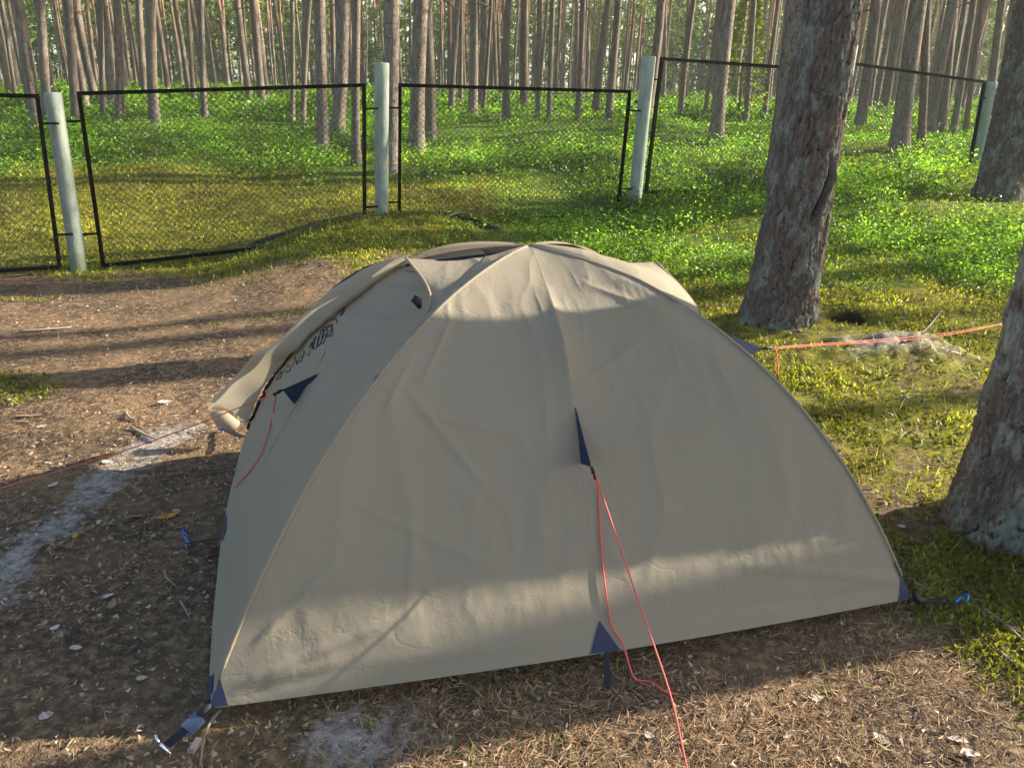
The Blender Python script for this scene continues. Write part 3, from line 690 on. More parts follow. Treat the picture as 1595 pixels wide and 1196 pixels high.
def tfrac(px, py, c): return fit([(px, py)], c, PX)[0][0]
tJL, tJR = tfrac(640, 527, A3), tfrac(1092, 490, B3); print('hood joints', tJL, tJR)
hoodsG = [hood('vent_hood', A3, PL, HL, tJL, 5), hood('shade_toned_lining', D3, PR, HL, tJL+.02, 6, dip=.06, mat='liningshade'), hood('vent_hood', B3, PR, HR, tJR, 7, dip=-.03), hood('shade_toned_lining', C3, PL, HR, tJR+.05, 8, dip=.13, mat='liningdeepshade')]  # rear hood insides: shade is put into the colour, deepest on the right
for c, pr, t0, nm in ((D3, PR, tJL+.02, 'vent_rim'), (C3, PL, tJR+.05, 'vent_rim')):
    a_ = pole(c, pr, np.linspace(t0, .985, 60))+np.array([0, 0, .004])+np.array([0, 0, .020])*np.sin(np.pi*np.linspace(0, 1, 60))[:, None]; inw = np.cross(a_[-1]-a_[0], (0, 0, 1.)); inw = inw/np.linalg.norm(inw); inw = inw*np.sign(inw@EU*(1 if c is D3 else -1)*-1)
    k_ = np.linspace(0, 1, 60)[:, None]; b_ = a_+inw*.055*np.sin(np.pi*np.clip(k_*1.05, 0, 1))**.6+np.array([0, 0, -.004])
    sheet(nm, ruled(a_, b_)(8), M['tan'], .001, 12, [], None, False)
# piping along the hood mouths and the short ridge pole inside them
for c, pr, tip, t0 in ((A3, PL, HL, tJL), (D3, PR, HL, tJL+.02), (B3, PR, HR, tJR), (C3, PL, HR, tJR+.05)):
    p = pole(c, pr, np.array([t0]))[0]; s = np.linspace(0, 1, 12)[:, None]; bw = ((PX-tip)*.10+(PX-c)*np.array([.03, .03, 0]))*np.sin(np.pi*s)*(1 if tip[0] < 0 else -.42)
    tobj('piping', MB().tube(p+(tip-p)*s+bw+np.array([0, 0, .004])-(np.array([0, 0, .02])*np.sin(np.pi*s)), .005, 5).mesh('piping', M['tan'], True)).location = (-TO[0], -TO[1], 0)
def world_part(name, mb, mat, parent=tent, smooth=True):
    o = tobj(name, mb.mesh(name, mat, smooth), parent)
    if parent is tent: o.location = (-TO[0], -TO[1], 0)
    return o
world_part('ridge_pole', MB().tube([HL+np.array([0, 0, -.02]), PX+np.array([0, 0, -.012]), HR+np.array([0, 0, -.02])], .006, 6), M['black'])
for c, pr in ((A3, PL), (B3, PR), (C3, PL), (D3, PR)):
    world_part('pole_arc', MB().tube(pole(c, pr, np.linspace(0, .995, 30))-np.array([0, 0, .020]), .005, 6), M['black'])
# seam bands over the pole arcs and up the middle of the front
for c, pr, hi in ((A3, PL, .99), (B3, PR, .99)):
    world_part('pole_seam', MB().tube(pole(c, pr, np.linspace(.03, hi, 50))+np.array([0, -.001, -.001]), .0055, 6), M['tan'])
m_ = FG.shape[1]//2; jn = slice(6, 188, 3)
world_part('middle_seam', MB().tube(FG[jn, m_]+FN[jn, m_]*-.0006, .0014, 4), M['seam'])
# dark inner body under the fly, standing on the ground
shr = lambda p, s=.93: np.array([PX[0], PX[1], 0])+(p-np.array([PX[0], PX[1], 0]))*np.array([s, s, s])
mbI = MB(); mbT = MB(); ti = np.linspace(0, .95, 24)
for (c0, p0), (c1, p1) in (((A3, PL), (B3, PR)), ((B3, PR), (C3, PL)), ((C3, PL), (D3, PR)), ((D3, PR), (A3, PL))):
    g = ruled(shr(pole(c0, p0, ti)), shr(pole(c1, p1, ti)))(14); g[0, :, 2] = -.02
    cc = np.array([PX[0], PX[1], .3]); vv = np.linspace(0, 1, 24)[:, None]*np.ones((1, 14)); uu = np.linspace(0, 1, 14)[None]*np.ones((24, 1)); g = g+(cc-g)*(.13*np.sin(np.pi*uu)*np.sin(np.pi*np.minimum(1, vv+.15)))[..., None]
    for mb_, r0_, r1_ in ((mbT, 0, 4), (mbI, 4, 23)):
        gg_ = g[r0_:r1_+1]; i = np.arange(r1_-r0_)[:, None]*14+np.arange(13)[None]; mb_.add(gg_, [np.stack([i, i+1, i+15, i+14], -1).reshape(-1, 4)])
world_part('inner_tent', mbI, M['innerlight']); world_part('tub_floor', mbT, M['inner'])

def hit(px, py, keys='FL', off=.003):
    for sh in (0, 3, 6, 10, 15, 22, 30):
        v = np.array([830-px, 700-py], float); v = v/np.linalg.norm(v)*sh; h = _hit(px+v[0], py+v[1], keys, off)
        if h is not None: return h
def _hit(px, py, keys, off):
    d = Vector(ray(px, py)); best = None
    for k in keys:
        h = GRIDS[k].ray_cast(Vector(CAM), d.normalized())
        if h[0] is not None and (best is None or h[3] < best[3]): best = h
    if best is None: return None
    n = best[1] if best[1].dot(d) < 0 else -best[1]
    return np.array(best[0]+n*off)
def decal(name, quads, mat, keys='FL', parent=tent, label=None, n=9):
    mb = MB()
    for qd in quads:
        qd = [np.array(p, float) for p in qd]
        if len(qd) == 3: qd = [qd[0], qd[1], qd[2], qd[2]]
        P = []; last = None
        for b in np.linspace(0, 1, n):
            for a in np.linspace(0, 1, n):
                xy = (qd[0]*(1-a)+qd[1]*a)*(1-b)+(qd[3]*(1-a)+qd[2]*a)*b; h = hit(xy[0], xy[1], keys); P.append(h)
        ok = [p is not None for p in P]; pos = [p if p is not None else np.zeros(3) for p in P]
        i = [[j*n+k, j*n+k+1, j*n+n+k+1, j*n+n+k] for j in range(n-1) for k in range(n-1)]
        i = [f for f in i if all(ok[z] for z in f)]
        if i: mb.add(np.array(pos), [np.array(i)])
    if not mb.f: print('decal missed', name); return None
    o = world_part(name, mb, mat, parent, False)
    if label: o['label'] = label
    return o
def line_on(name, px, r, mat, keys='L', off=.004, k=5, parent=tent, sub=3):
    pts = []
    for (x0, y0), (x1, y1) in zip(px[:-1], px[1:]):
        for t in np.arange(sub)/sub: pts.append(hit(x0+(x1-x0)*t, y0+(y1-y0)*t, keys, off))
    pts.append(hit(*px[-1], keys, off)); pts = [p for p in pts if p is not None]
    if len(pts) < 2: print('line missed', name, px[0]); return None
    return world_part(name, MB().tube(pts, r, k), mat, parent)
decal('corner_patch', [[(342, 1052), (321, 1060), (330, 1106), (357, 1104)]], M['navy'], 'F'); decal('corner_patch', [[(334, 1050), (322, 1056), (324, 1094), (330, 1100)]], M['navy'], 'L', n=6)
decal('corner_patch', [[(1404, 881), (1421, 884), (1424, 932), (1400, 936)]], M['navy'], 'F')
decal('hem_tab', [[(933, 966), (933, 966), (970, 1018), (918, 1024)]], M['navy'], 'F')
decal('hem_tab', [[(347, 803), (347, 803), (333, 846), (316, 838)]], M['navy'], 'L')
def pull_tab(tri, name='pull_tab'):
    mb = MB(); a, b, c = (np.array(p) for p in tri); mbp = [a, b, c]
    nrm = np.cross(b-a, c-a); nrm /= np.linalg.norm(nrm)
    mb.add([a+nrm*.001, b+nrm*.001, c+nrm*.001, a-nrm*.001, b-nrm*.001, c-nrm*.001], [np.array([[0, 1, 2], [5, 4, 3]]), np.array([[0, 3, 4, 1], [1, 4, 5, 2], [2, 5, 3, 0]])])
    return world_part(name, mb, M['navy'], tent, False)
def toward(px, py, base, along):
    "the place on the sight line through a pixel that lies nearest to base + along"
    d = ray(px, py); d = d/np.linalg.norm(d); t = (np.array(base)+np.array(along)-CAM)@d; return CAM+d*t
# front pull-out
f0 = hit(896, 634, 'F', .001); f1 = hit(905, 722, 'F', .001); ftip = toward(921, 727, f1, N_F*.07)
pull_tab((f0, f1, ftip))
# left pull-out on the door panel
l0 = hit(497, 582, 'L', .002); l1 = hit(459, 630, 'L', .002); NLv = -EU*.8+np.array([0, 0, .6]); ltip = toward(440, 607, l1*.6+l0*.4, NLv*.06)
pull_tab((l0, l1, ltip))
# right pull-out, seen past the right slope
r0 = pole(B3, PR, np.array([.52]))[0]; rs = toward(1140, 522, r0+EV*.42, EU*.0); rb = toward(1166, 556, r0+EV*.40, EU*.02); rtip = toward(1188, 543, rb, EU*.06)
pull_tab((rs, rb, rtip))
# letter outlines printed beside the zip, half hidden under the rolled flap, and the zip itself
ZIP = [(385, 668), (391, 648), (398, 630), (404, 615), (413, 600), (425, 588), (440, 573), (455, 553), (468, 536), (482, 522), (497, 509), (512, 497), (530, 482), (550, 466), (572, 448), (596, 430)]
line_on('zip', ZIP[:6], .0065, M['black'], 'L', .007); line_on('zip', ZIP[5:], .004, M['black'], 'L', .006)
GL = [[(418, 604), (421, 592)], [(431, 592), (436, 581), (441, 579), (436, 590), (431, 592)], [(444, 577), (447, 580), (453, 577), (452, 572)], [(447, 571), (452, 569)],
      [(456, 572), (461, 556), (463, 568), (470, 553)], [(464, 563), (470, 564), (475, 548), (471, 545)], [(476, 552), (481, 555), (487, 533), (482, 541)],
      [(487, 543), (489, 529), (493, 525), (488, 544), (493, 543), (497, 526), (494, 524)], [(495, 537), (501, 515), (505, 513), (500, 536), (494, 541)],
      [(503, 528), (505, 516), (509, 513), (512, 515), (504, 535), (497, 537)], [(507, 521), (513, 525), (518, 511), (513, 508), (503, 512)],
      [(518, 506), (518, 524), (507, 525), (509, 520)], [(508, 516), (513, 508), (518, 506)], [(519, 499), (523, 497), (526, 500), (525, 504)],
      [(529, 489), (532, 492), (534, 486), (531, 484)], [(533, 491), (537, 486), (535, 482), (539, 480)]]
for g_ in GL:
    p_ = [hit(x, y, 'L', .0025) for x, y in g_]; p_ = [p for p in p_ if p is not None]
    if len(p_) > 1: world_part('printed_letter', MB().tube(p_, .0018, 4), M['ink'])
# seam on the door panel
line_on('door_seam', [(508, 545), (480, 600), (450, 650), (425, 695), (405, 730)], .0018, M['seam'], 'L', .001)
# loose outer door flap rolled back along the far arc
co = [(632, 404), (600, 408), (560, 427), (520, 455), (494, 480), (460, 512), (430, 540), (400, 562), (375, 588), (350, 605), (327, 622)]
ci = [(640, 410), (610, 428), (574, 452), (545, 474), (515, 500), (492, 520), (468, 545), (440, 572), (412, 602), (388, 634), (371, 655)]
wo = [at_wall(x, y, PX+EV*.10-EU*.05, D3+EV*.06-EU*.06) for x, y in co]; wi = []
for (x, y), p in zip(ci, wo):
    h = hit(x, y, 'L', .022)
    wi.append(h if h is not None else toward(x, y, p, -EV*.10))
wo, wi = np.array(wo), np.array(wi)
def resamp(P, n):
    s = np.linspace(0, len(P)-1, n); i = np.clip(s.astype(int), 0, len(P)-2); f = (s-i)[:, None]
    Pm = np.vstack([2*P[0]-P[1], P, 2*P[-1]-P[-2]]); a, b, c, d = Pm[i], Pm[i+1], Pm[i+2], Pm[i+3]
    return .5*((2*b)+(-a+c)*f+(2*a-5*b+4*c-d)*f**2+(-a+3*b-3*c+d)*f**3)
wo, wi = resamp(wo, 80), resamp(wi, 80)
s = np.linspace(0, 1, 40); G_ = wo[:, None]*(1-s)[None, :, None]+wi[:, None]*s[None, :, None]
along = np.linspace(0, 1, 80)[:, None]*np.ones((1, 40)); bul = np.sin(np.pi*s)[None]*(.02+.05*along)
upv = (-EU*.5-EV*.35+np.array([0, 0, .8])); G_ = G_+upv[None, None]*bul[..., None]
G_ = G_+upv*(.012*np.sin(along*16+s[None]*4)*np.sin(np.pi*s)[None]*ss(.3, .8, along))[..., None]
# the far rim turns down and under, the tip curls
tip = ss(.86, 1, along)*(1-.5*s[None]); G_[..., 2] -= .02*tip
rim = [wo+(-EU*.012+np.array([0, 0, -.02]))*k-EV*.0+np.array([0, 0, -.012])*k*k for k in (1.5, 1.)]
G2 = np.concatenate([rim[0][:, None], rim[1][:, None], G_, (wi+np.array([-.004, .004, -.012]))[:, None], (wi+np.array([-.012, .01, -.020]))[:, None]], 1)
sheet('door_flap', G2, M['tan'], .0035, 9, [], None, False)
# dark edge seen behind the flap, the rolled lower end
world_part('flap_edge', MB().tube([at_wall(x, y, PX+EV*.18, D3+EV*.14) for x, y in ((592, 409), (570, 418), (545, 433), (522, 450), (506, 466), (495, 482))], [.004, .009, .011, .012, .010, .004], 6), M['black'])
e_ = at_wall(352, 652, PX+EV*.08, D3+EV*.03); k_ = MB()
k_.tube([e_+np.array([-.07, .02, .015]), e_+np.array([-.02, .0, .0]), e_+np.array([.05, -.02, -.03])], [.012, .04, .03], 10); world_part('flap_roll', k_, M['tan'])
# vent strut at the left hood
v0 = pole(A3, PL, np.array([tJL+.06]))[0]
world_part('vent_strut', MB().tube([toward(643, 464, v0, N_F*.03), toward(652, 470, v0, N_F*.03), toward(654, 480, v0, N_F*.02)], [.012, .016, .006], 6), M['black'])
# corner straps, buckles
def gp(px, py, dz=.012): p = on_ground(px, py); p[2] = float(gz(p[0], p[1], True))+dz; return p
def strap(px, z0, pts, w, ):
    P = [px+np.array([0, 0, 0])]+pts; mb = MB()
    for p, q_ in zip(P[:-1], P[1:]): mb.bar(p, q_, w, .003, (0, 0, 1))
    return world_part('strap', mb, M['black'], tent, False)
ca = A3+np.array([.0, .01, .0]); pa = gp(262, 1176)
sA = strap(ca+np.array([.01, .0, .01]), 0, [ca*.62+pa*.38+np.array([0, 0, .0]), pa+np.array([0, 0, .012])], .026)
mbk = MB(); c1 = ca*.60+pa*.40; dv_ = (pa-ca)/np.linalg.norm(pa-ca); mbk.bar(c1-dv_*.022, c1+dv_*.022, .040, .014).bar(c1+dv_*.018, c1+dv_*.034, .030, .008); world_part('buckle', mbk, M['plastic'], tent, False)
mbk = MB(); c0 = ca+np.array([-.01, -.012, -.002]); mbk.tube([c0+np.array([.02, .02, .02]), c0, c0*.85+pa*.15], [.010, .015, .010], 8); world_part('pole_boot', mbk, M['black'])
cb = B3+np.array([.005, 0, .0]); pb = gp(1486, 944); strap(cb, 0, [cb*.5+pb*.5, pb], .024)
mbk = MB().tube([cb+np.array([.0, .0, .03]), cb+np.array([.02, .0, .0]), cb*.7+pb*.3], [.008, .013, .008], 8); world_part('pole_boot', mbk, M['black'])
hm = hit(946, 1020, 'F', -.002); ph = gp(946, 1080, .01); strap(hm, 0, [ph], .018)
lm = hit(326, 842, 'L', -.002); pl_ = gp(294, 852, .015); strap(lm if lm is not None else pl_+.1, 0, [pl_], .016)
dm = D3+np.array([0, 0, .02]); pd_ = gp(345, 672, .02); strap(dm, 0, [pd_], .03)
# guy lines with their loose tails
def rope(name, pts, r=.0028, k=6, n=60): return world_part(name, MB().tube(resamp(np.array(pts), n), r, k), M['cord'])
ropeR = []
def clip(p, q_):
    d = q_-p; L = np.linalg.norm(d); d = d/L; world_part('cord_lock', MB().tube([p, p+d*.018, p+d*.022, p+d*.038], [.004, .007, .004, .007], 6), M['black'])
gend = at_z(1092, 1290, .0); gm = at_z(1043, 1078, .0)
clip(ftip, toward(926, 740, ftip, np.array([0, -.02, -.03]))); g0 = toward(926, 735, ftip, np.array([0, -.015, -.025]))
gk = toward(1043, 1078, g0*.42+gend*.58, np.zeros(3))
rope('guy_line', [g0, g0*.7+gk*.3, g0*.35+gk*.65, gk, gk*.5+gend*.5, gend], .0026)
tl = [(926, 738), (931, 770), (934, 820), (937, 870), (944, 930), (953, 975), (968, 1000)]
tpts = [hit(x, y, 'F', .006) for x, y in tl]; tpts = [p for p in tpts if p is not None]
tail = [g0]+tpts[1:]+[at_z(980, 1035, .06), at_z(990, 1057, .02), at_z(1015, 1062, .015), at_z(1035, 1076, .02), at_z(1056, 1081, .015)]
rope('guy_line_tail', tail, .0026)
gl_end = at_z(-190, 815, .02); lk = toward(431, 612, ltip, NLv*.04); clip(ltip, lk)
rope('guy_line', [lk, lk*.6+gl_end*.4-np.array([0, 0, .03]), gl_end], .0022)
tp = [(430, 616), (428, 640), (422, 668), (410, 705), (398, 725), (382, 745), (367, 760)]
tp = [hit(x, y, 'L', .006) for x, y in tp]; tp = [p for p in tp if p is not None]
if len(tp) > 2: rope('guy_line_tail', [lk]+tp[1:], .0026)
ge = at_y(1600, 476, 5.6); ge[2] = float(gz(ge[0], ge[1]))+.03
rk = toward(1205, 541, rtip, EU*.04); clip(rtip, rk)
for o_ in (0, .012): rope('guy_line', [rk+np.array([0, 0, -o_*.4]), rk*.5+ge*.5+np.array([0, 0, -o_-.03]), ge], .0014)
rope('guy_line_tail', [rk, toward(1209, 548, rk, np.array([.0, 0, 0])), toward(1211, 565, rk, np.zeros(3)), toward(1212, 585, rk, np.zeros(3))], .0028)

# pegs: things of their own
def peg(p, d, label, mat, hook=.03):
    p = np.array(p, float); e = empty('tent_peg', p); tag(e, label, 'tent peg', 'tent pegs'); d = np.array(d, float); d /= np.linalg.norm(d)
    obj('shank', MB().tube([d*-.10, d*.015], .0042, 6).mesh('shank', mat, True), e)
    sd_ = np.cross(d, (0, 0, 1.)); sd_ = sd_/np.linalg.norm(sd_) if np.linalg.norm(sd_) > .05 else np.array([1., 0, 0])
    obj('hook', MB().tube([d*.012, d*.026+sd_*.004, d*.030+sd_*.016, d*.020+sd_*.028, d*.006+sd_*.030], .0042, 6).mesh('hook', mat, True), e)
    return e
peg(pa+np.array([-.005, -.006, .012]), (-.35, -.2, .9), 'bare metal tent peg at the end of the front left corner strap', M['alu'])
peg(pb+np.array([.01, 0, .012]), (.5, 0, .8), 'blue metal tent peg at the front right corner of the tent', M['bluealu'])
peg(pl_+np.array([-.005, 0, .015]), (-.4, 0, .9), 'blue hooked tent peg at the middle of the left hem', M['bluealu'])
peg(pd_+np.array([-.01, 0, .02]), (-.4, .1, .9), 'blue tent peg below the rolled door flap at the back left corner', M['bluealu'])
peg(ge+np.array([0, 0, -.02]), (.4, .2, .9), 'dark tent peg holding the right guy line on the moss', M['black'])
# ------------------------------------------------------------------ ground cover
def in_view(P, m=170):
    d = P-CAM; k = d@FW; x = CX+F*(d@RT)/k; y = CY-F*(d@UP)/k
    return (k > .2) & (x > -m) & (x < 1595+m) & (y < 1196+m) & (y > -300)
def spots(g, n, y0, y1, dens, pw=1.):
    "places on the ground, more of them near the camera, kept where dens(x,y) says so"
    Yv = (y0**(1-pw)+(y1**(1-pw)-y0**(1-pw))*g.uniform(0, 1, n))**(1/(1-pw)) if abs(pw-1) > 1e-6 else y0*np.exp(g.uniform(0, 1, n)*math.log(y1/y0))
    Xv = Yv*g.uniform(-.78, .78, n)+g.uniform(-.3, .3, n)
    keep = g.uniform(0, 1, n) < dens(Xv, Yv); Xv, Yv = Xv[keep], Yv[keep]
    P = np.stack([Xv, Yv, gz(Xv, Yv, True)], 1); return P[in_view(P)]
def under_tent(x, y):
    d = np.stack([x-PX[0], y-PX[1]], -1); return (np.abs(d@EU[:2]) < TL_/2-.06) & (np.abs(d@EV[:2]) < TW/2-.06)
g = np.random.default_rng(11)
not_sand = lambda x, y: 1-.5*np.clip(sand_f(x, y), 0, 1)
# brown pine needles lying flat
def d_needle(x, y): return (1-.75*moss_f(x, y)*(1-.3*fbm(x*5, y*5, 3, 2)))*not_sand(x, y)*(~under_tent(x, y))*ss(.25, .55, fbm(x*2.6, y*2.6, 5, 3))*(1-.85*ss(-.2, -.9, x)*ss(3.6, 2.6, y))
P = spots(g, 150000, 1.1, 7.5, d_needle, 1.4); n = len(P)
a = g.uniform(0, 6.28, n)+.8*fbm(P[:, 0]*4, P[:, 1]*4, 3, 2); d = np.stack([np.cos(a), np.sin(a), g.normal(.06, .16, n)], 1); P[:, 2] += g.uniform(.001, .012, n)
V, T, c = leafcards(g, P, d, g.uniform(.018, .052, n), .06, [(.10, .062, .036), (.25, .155, .085), (.42, .29, .165), (.20, .115, .06)])
tag(obj('needle_litter', mesh('needle_litter', V, [T], M['needle'], {'col': c})), 'brown fallen pine needles strewn over the clearing', 'needles', None, 'stuff')
# small bits of dry leaf and bark
def d_leaf(x, y): return (1-.85*moss_f(x, y))*(~under_tent(x, y))*(1-.6*np.clip(sand_f(x, y), 0, 1))*(.25+.75*ss(.4, .62, fbm(x*1.7, y*1.7, 15, 3)))*(.35+.65*ss(.2, -.8, x))
P = spots(g, 26000, 1.1, 7.6, d_leaf, 1.3); n = len(P); a = g.uniform(0, 6.28, n); d = np.stack([np.cos(a), np.sin(a), g.normal(.05, .2, n)], 1); P[:, 2] += g.uniform(.002, .014, n)
V, T, c = leafcards(g, P, d, g.uniform(.007, .024, n)*g.uniform(.6, 1.2, n), .58, [(.12, .075, .05), (.28, .20, .13), (.44, .35, .27), (.24, .145, .08), (.52, .43, .34)])
V = V+g.normal(0, .0028, V.shape); tag(obj('leaf_litter', mesh('leaf_litter', V, [T], M['dry'], {'col': c})), 'small pale and brown scraps of dry leaf among the needles', 'leaf litter', None, 'stuff')
# moss: short upright shoots
def d_moss(x, y): return moss_f(x, y)*(1-np.clip(1.6*sand_f(x, y), 0, .97))*(1-.45*green_f(x, y))*(1-np.clip(1.5*dark_f(x, y), 0, 1))*ss(.3, .5, fbm(x*2.2, y*2.2, 91, 3)+.12)*(1-.72*ss(.40, .58, fbm(x*1.7, y*1.7, 93, 4))*ss(6.4, 5., y)*ss(.2, 1, x))
P = spots(g, 400000, 1.5, 15, d_moss, 1.25); n = len(P); d = np.stack([g.normal(0, .5, n), g.normal(0, .5, n), g.uniform(.3, 1, n)], 1)
L = g.uniform(.010, .026, n)*(1+P[:, 1]*.10)
V, T, c = leafcards(g, P, d, L, .42, [(.085, .095, .014), (.20, .20, .022), (.33, .33, .034), (.40, .34, .05)])
tone = (.6+.7*ss(.35, .7, fbm(P[:, 0]*1.6, P[:, 1]*1.6, 95, 3)))*(1-.28*ss(6.5, 5.2, P[:, 1])); c[:, :3] *= np.repeat(tone, 4)[:, None]
tag(obj('moss', mesh('moss', V, [T], M['leaf'], {'col': c})), 'yellow-green moss carpet of short shoots', 'moss', None, 'stuff')
# bilberry shrubs, leaf by leaf, growing coarser with distance
GREENS = [(.040, .100, .012), (.110, .225, .020), (.210, .350, .030), (.320, .430, .045)]
def d_green(x, y): return green_f(x, y)*(.10+.90*ss(.40, .54, fbm(x*.9, y*.9, 101, 3)))*(1-dark_f(x, y))*(1-.9*np.exp(-(((x-6.9)/1.0)**2+((y-10.6)/1.3)**2)))
def shrubs(g, n, y0, y1, leaf, rad, hgt, per, name, label, asp=.62):
    P = spots(g, n, y0, y1, d_green, 1.0); k = len(P)
    s = np.clip(np.exp(g.normal(-.1, .38, k))*(.6+.8*fbm(P[:, 0]*1.1, P[:, 1]*1.1, 131, 3)), .35, 2.); tone = (.45+1.0*ss(.3, .68, fbm(P[:, 0]*1.1, P[:, 1]*1.1, 111, 3)))*g.uniform(.7, 1.3, k)
    P = np.repeat(P, per, 0); s = np.repeat(s, per); tone = np.repeat(tone, per); m = len(P)
    a = g.uniform(0, 6.28, m); r = rad*s*np.sqrt(g.uniform(0, 1, m)); h = hgt*s*g.uniform(.12, 1., m)*np.sqrt(np.maximum(0, 1-(r/(rad*s))**2*.8))
    P = P+np.stack([np.cos(a)*r, np.sin(a)*r, h], 1)
    d = np.stack([np.cos(a)+g.normal(0, .6, m), np.sin(a)+g.normal(0, .6, m), g.normal(.25, .55, m)], 1)
    V, T, c = leafcards(g, P, d, leaf*g.uniform(.65, 1.35, m)*(.55+.45*s), asp, GREENS, .8); c[:, :3] *= np.repeat(tone, 4)[:, None]
    tag(obj(name, mesh(name, V, [T], M['leaf'], {'col': c})), label, 'shrubs', None, 'stuff'); return m
t1 = shrubs(g, 6500, 4.8, 10.5, .026, .11, .17, 34, 'bilberry_shrubs', 'low leafy bilberry shrubs between the tent and the fence')
t2 = shrubs(g, 9500, 9.5, 22, .042, .17, .18, 28, 'bilberry_carpet', 'bright bilberry carpet just behind the fence')
t3 = shrubs(g, 11000, 20, 62, .080, .40, .22, 24, 'forest_undergrowth', 'sunlit green undergrowth stretching between the far trunks', .7)
print('leaves', n, t1, t2, t3)
# thin grass blades at the fence foot, by the tent and in the litter
def d_grass(x, y): return np.maximum(.55*np.exp(-((y-7.3-.25*np.maximum(0, x+2.5))/.5)**2)*ss(.8, -.6, x), np.maximum(.10*ss(.52, .7, fbm(x*1.9, y*1.9, 121, 3))*ss(6.5, 1.5, y), .25*moss_f(x, y)*ss(.45, .65, fbm(x*1.3, y*1.3, 125, 3))))*(~under_tent(x, y))*not_sand(x, y)
P = spots(g, 60000, 1.2, 12, d_grass, 1.1); n = len(P); d = np.stack([g.normal(0, .5, n), g.normal(0, .5, n), g.uniform(.5, 1.2, n)], 1)
V, T, c = leafcards(g, P, d, g.uniform(.03, .10, n)*(.7+.08*P[:, 1]), .06, [(.06, .10, .018), (.12, .17, .03), (.22, .22, .07), (.33, .27, .14)])
tag(obj('grass_blades', mesh('grass_blades', V, [T], M['leaf'], {'col': c})), 'thin green and straw-coloured grass blades', 'grass', None, 'stuff')
# single dry leaves one can point to
def dry_leaf(px, py, L, asp, ang, col, label, curl=.25, seed=0):
    p = on_ground(px, py); e_p = (p[0], p[1], float(gz(p[0], p[1], True))+.006)
    gg = np.random.default_rng(int(px*7+py)); nn = 9; s = np.linspace(0, 1, nn); wv = np.sin(np.pi*s**.8)**.7*asp*L*.5*(1+.22*np.sin(s*21+gg.uniform(0, 6))); wv[0] = wv[-1] = .0015
    mid = np.stack([(s-.5)*L, .06*L*np.sin(s*3+gg.uniform(0, 6)), curl*L*(.9*(s-.5)**2*gg.uniform(.3, 1.6)+.1)], 1)
    lft = mid+np.stack([0*s, wv, wv*curl*gg.uniform(.2, 1.3)], 1); rgt = mid+np.stack([0*s, -wv, wv*curl*gg.uniform(.2, 1.3)], 1)
    V = np.concatenate([lft, mid, rgt]); i = np.arange(nn-1); q = np.concatenate([np.stack([i, i+1, i+nn+1, i+nn], 1), np.stack([i+nn, i+nn+1, i+2*nn+1, i+2*nn], 1)])
    c = np.repeat(np.array([[*col, 1]]), len(V), 0); c[:, :3] *= gg.uniform(.8, 1.2, (len(V), 1))
    o = obj('dry_leaf', mesh('dry_leaf', V, [q], M['dry'], {'col': c}, True), None, e_p); o.rotation_euler = (gg.normal(0, .12), gg.normal(0, .12), ang)
    return tag(o, label, 'leaf', 'single dry leaves on the ground')
PALE, ORG, BRN, GRY = (.55, .45, .38), (.55, .26, .05), (.33, .20, .12), (.42, .38, .36)
for args in ((120, 837, .040, .5, 1.2, ORG, 'orange dry leaf on the dark soil right of the white sand streak'), (54, 818, .045, .6, .3, BRN, 'reddish-brown leaf lying on the white sand streak'),
             (167, 724, .040, .8, 1.0, GRY, 'grey-white leaf just above the upper end of the sand streak'), (84, 760, .050, .6, 1.6, GRY, 'grey leaf at the left side of the sand streak'),
             (66, 665, .05, .7, .6, PALE, 'pale broken leaf on the sunlit litter at the left edge of the photo'), (258, 630, .075, .6, .2, PALE, 'pair-like pale leaf on the sunlit litter between tent flap and left edge'),
             (45, 650, .11, .4, .5, BRN, 'long pinkish bark scrap at the far left on the litter'), (168, 932, .040, .8, .4, PALE, 'pale leaf on the dark soil below the sand streak'),
             (177, 950, .045, .6, 2.0, BRN, 'brown leaf close under the pale one on the dark soil'), (88, 986, .030, .8, 1.3, PALE, 'small pale leaf by the left edge among dark scraps'),
             (120, 1016, .036, .5, .1, PALE, 'pale narrow leaf on dark soil left of the front corner strap'), (74, 1122, .036, .9, .8, PALE, 'cream leaf in the lower left corner of the clearing'),
             (222, 1062, .032, .8, .3, PALE, 'light leaf beside the green weeds left of the corner patch'), (262, 808, .10, .35, .8, ORG, 'orange-brown frond scrap left of the blue hem tab'),
             (215, 812, .060, .5, .9, BRN, 'brown folded leaf left of the orange frond scrap'), (1270, 1090, .045, .6, .1, PALE, 'large pale leaf on the sunlit needles at the lower right'),
             (1372, 1155, .045, .6, 2.3, PALE, 'pale curled leaf at the bottom edge on the sunlit needles'), (1490, 1158, .05, .5, 2.6, PALE, 'cream leaf with a dark shadow in the lower right corner'),
             (1508, 1185, .05, .5, 0., PALE, 'bright leaf at the very bottom of the lower right corner'), (1010, 1155, .034, .8, 1.0, GRY, 'grey leaf on the litter left of the lower guy line'),
             (885, 1142, .022, .9, .5, PALE, 'small round white leaf on the dark litter below the front hem'), (742, 1117, .024, .9, .9, PALE, 'pale ragged leaf on the dark soil below the middle of the hem'),
             (1225, 1150, .03, .5, .6, PALE, 'small tan leaf left of the large pale one on the needles'), (1350, 1065, .028, .6, 1.9, PALE, 'thin cream leaf high on the sunlit needles at the lower right'),
             (1488, 552, .07, .4, 2.4, PALE, 'pale scrap at the right end of the sand heap'), (1404, 822, .03, .9, .5, GRY, 'single whitish petal on the dark moss beside the right slope')):
    dry_leaf(*args)
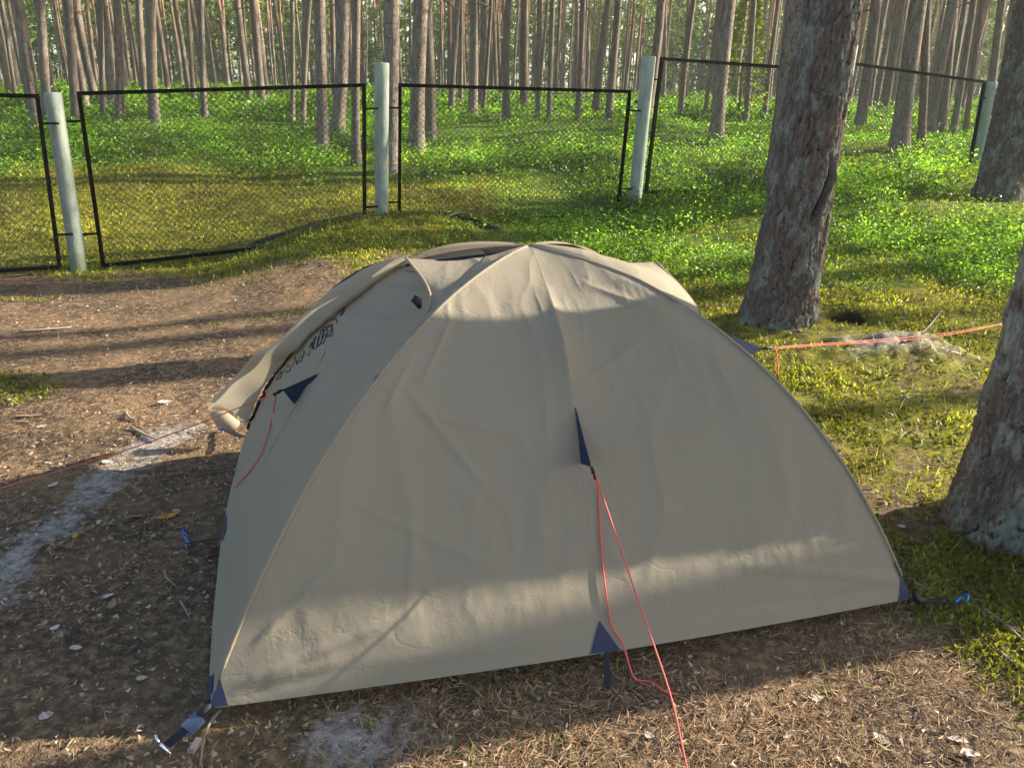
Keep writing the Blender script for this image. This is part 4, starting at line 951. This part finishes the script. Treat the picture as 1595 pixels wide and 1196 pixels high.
# twigs
def twig(pix, r, label, dz=.012):
    P = np.array([on_ground(x, y) for x, y in pix]); P[:, 2] = gz(P[:, 0], P[:, 1], True)+dz; o = P[0].copy(); mb = MB(); Q_ = resamp(P-o, 3*len(P)); mb.tube(Q_, np.linspace(r, r*.5, len(Q_)), 5)
    mid = Q_[len(Q_)//2]; dr = Q_[-1]-Q_[0]; mb.tube([mid, mid+np.array([-dr[1], dr[0], .01])*.12+dr*.12], [r*.6, r*.3], 4)
    ob = obj('twig', mb.mesh('twig', M['twig'], True), None, o); return tag(ob, label, 'twig', 'dry twigs on the ground')
twig([(345, 1118), (328, 1140), (318, 1165), (313, 1200)], .005, 'pale forked twig beside the strap at the front left corner')
twig([(205, 672), (225, 680), (247, 690)], .008, 'short dark stick on the litter above the sand streak')
twig([(196, 646), (203, 655), (213, 660)], .008, 'short stub of wood above the dark stick at left')
twig([(18, 658), (36, 660), (56, 664)], .006, 'thin twig on the litter near the left edge')
twig([(1530, 955), (1565, 982), (1600, 1012)], .006, 'long twig on the moss at the lower right edge')
twig([(1555, 1025), (1575, 1037), (1597, 1050)], .006, 'second twig on the moss below the long one')
twig([(1395, 692), (1412, 680), (1430, 690), (1436, 702)], .006, 'crooked grey twig on the sunlit moss between the tent and the right tree')
twig([(1405, 540), (1440, 520), (1466, 490)], .008, 'thin stick leaning from the sand heap towards the moss')
twig([(30, 520), (70, 516), (112, 512)], .010, 'grey stick lying on the far litter at left')
twig([(257, 895), (262, 910), (276, 920)], .004, 'curved pale twig on dark soil left of the tent')
twig([(282, 945), (290, 958), (297, 970)], .004, 'straight pale twig close to the left hem')
twig([(700, 340), (715, 336), (740, 337), (762, 345)], .014, 'bare root arching over the dark earth behind the mossy hump')
# pinkish chip beside the corner strap
p = on_ground(303, 1172); mb = MB().bar((0, -.022, .004), (.008, .022, .010), .018, .012); o = obj('wood_chip', mb.mesh('wood_chip', M['brick']), None, (p[0], p[1], float(gz(p[0], p[1], True)))); tag(o, 'pinkish wood chip beside the front left corner strap', 'wood chip')

# thin volume added as a milky light veil over the distance
hz = N('thin_haze'); pv = hz.n('ShaderNodeVolumePrincipled'); pv.inputs['Density'].default_value = .0008; pv.inputs['Color'].default_value = (.93, .95, .92, 1); pv.inputs['Anisotropy'].default_value = .3
hz.t.links.new(pv.outputs[0], hz.out.inputs[1])
hb = MB(); x0, x1, y0, y1, z0, z1 = -430, 430, -95, 490, -2.5, 26
hb.add([(x, y, z) for z in (z0, z1) for y in (y0, y1) for x in (x0, x1)], [np.array([[0, 2, 3, 1], [4, 5, 7, 6], [0, 1, 5, 4], [2, 6, 7, 3], [0, 4, 6, 2], [1, 3, 7, 5]])])
tag(obj('haze', hb.mesh('haze', hz.m)), 'added pale volume veiling the far trunks', 'haze', None, 'stuff')
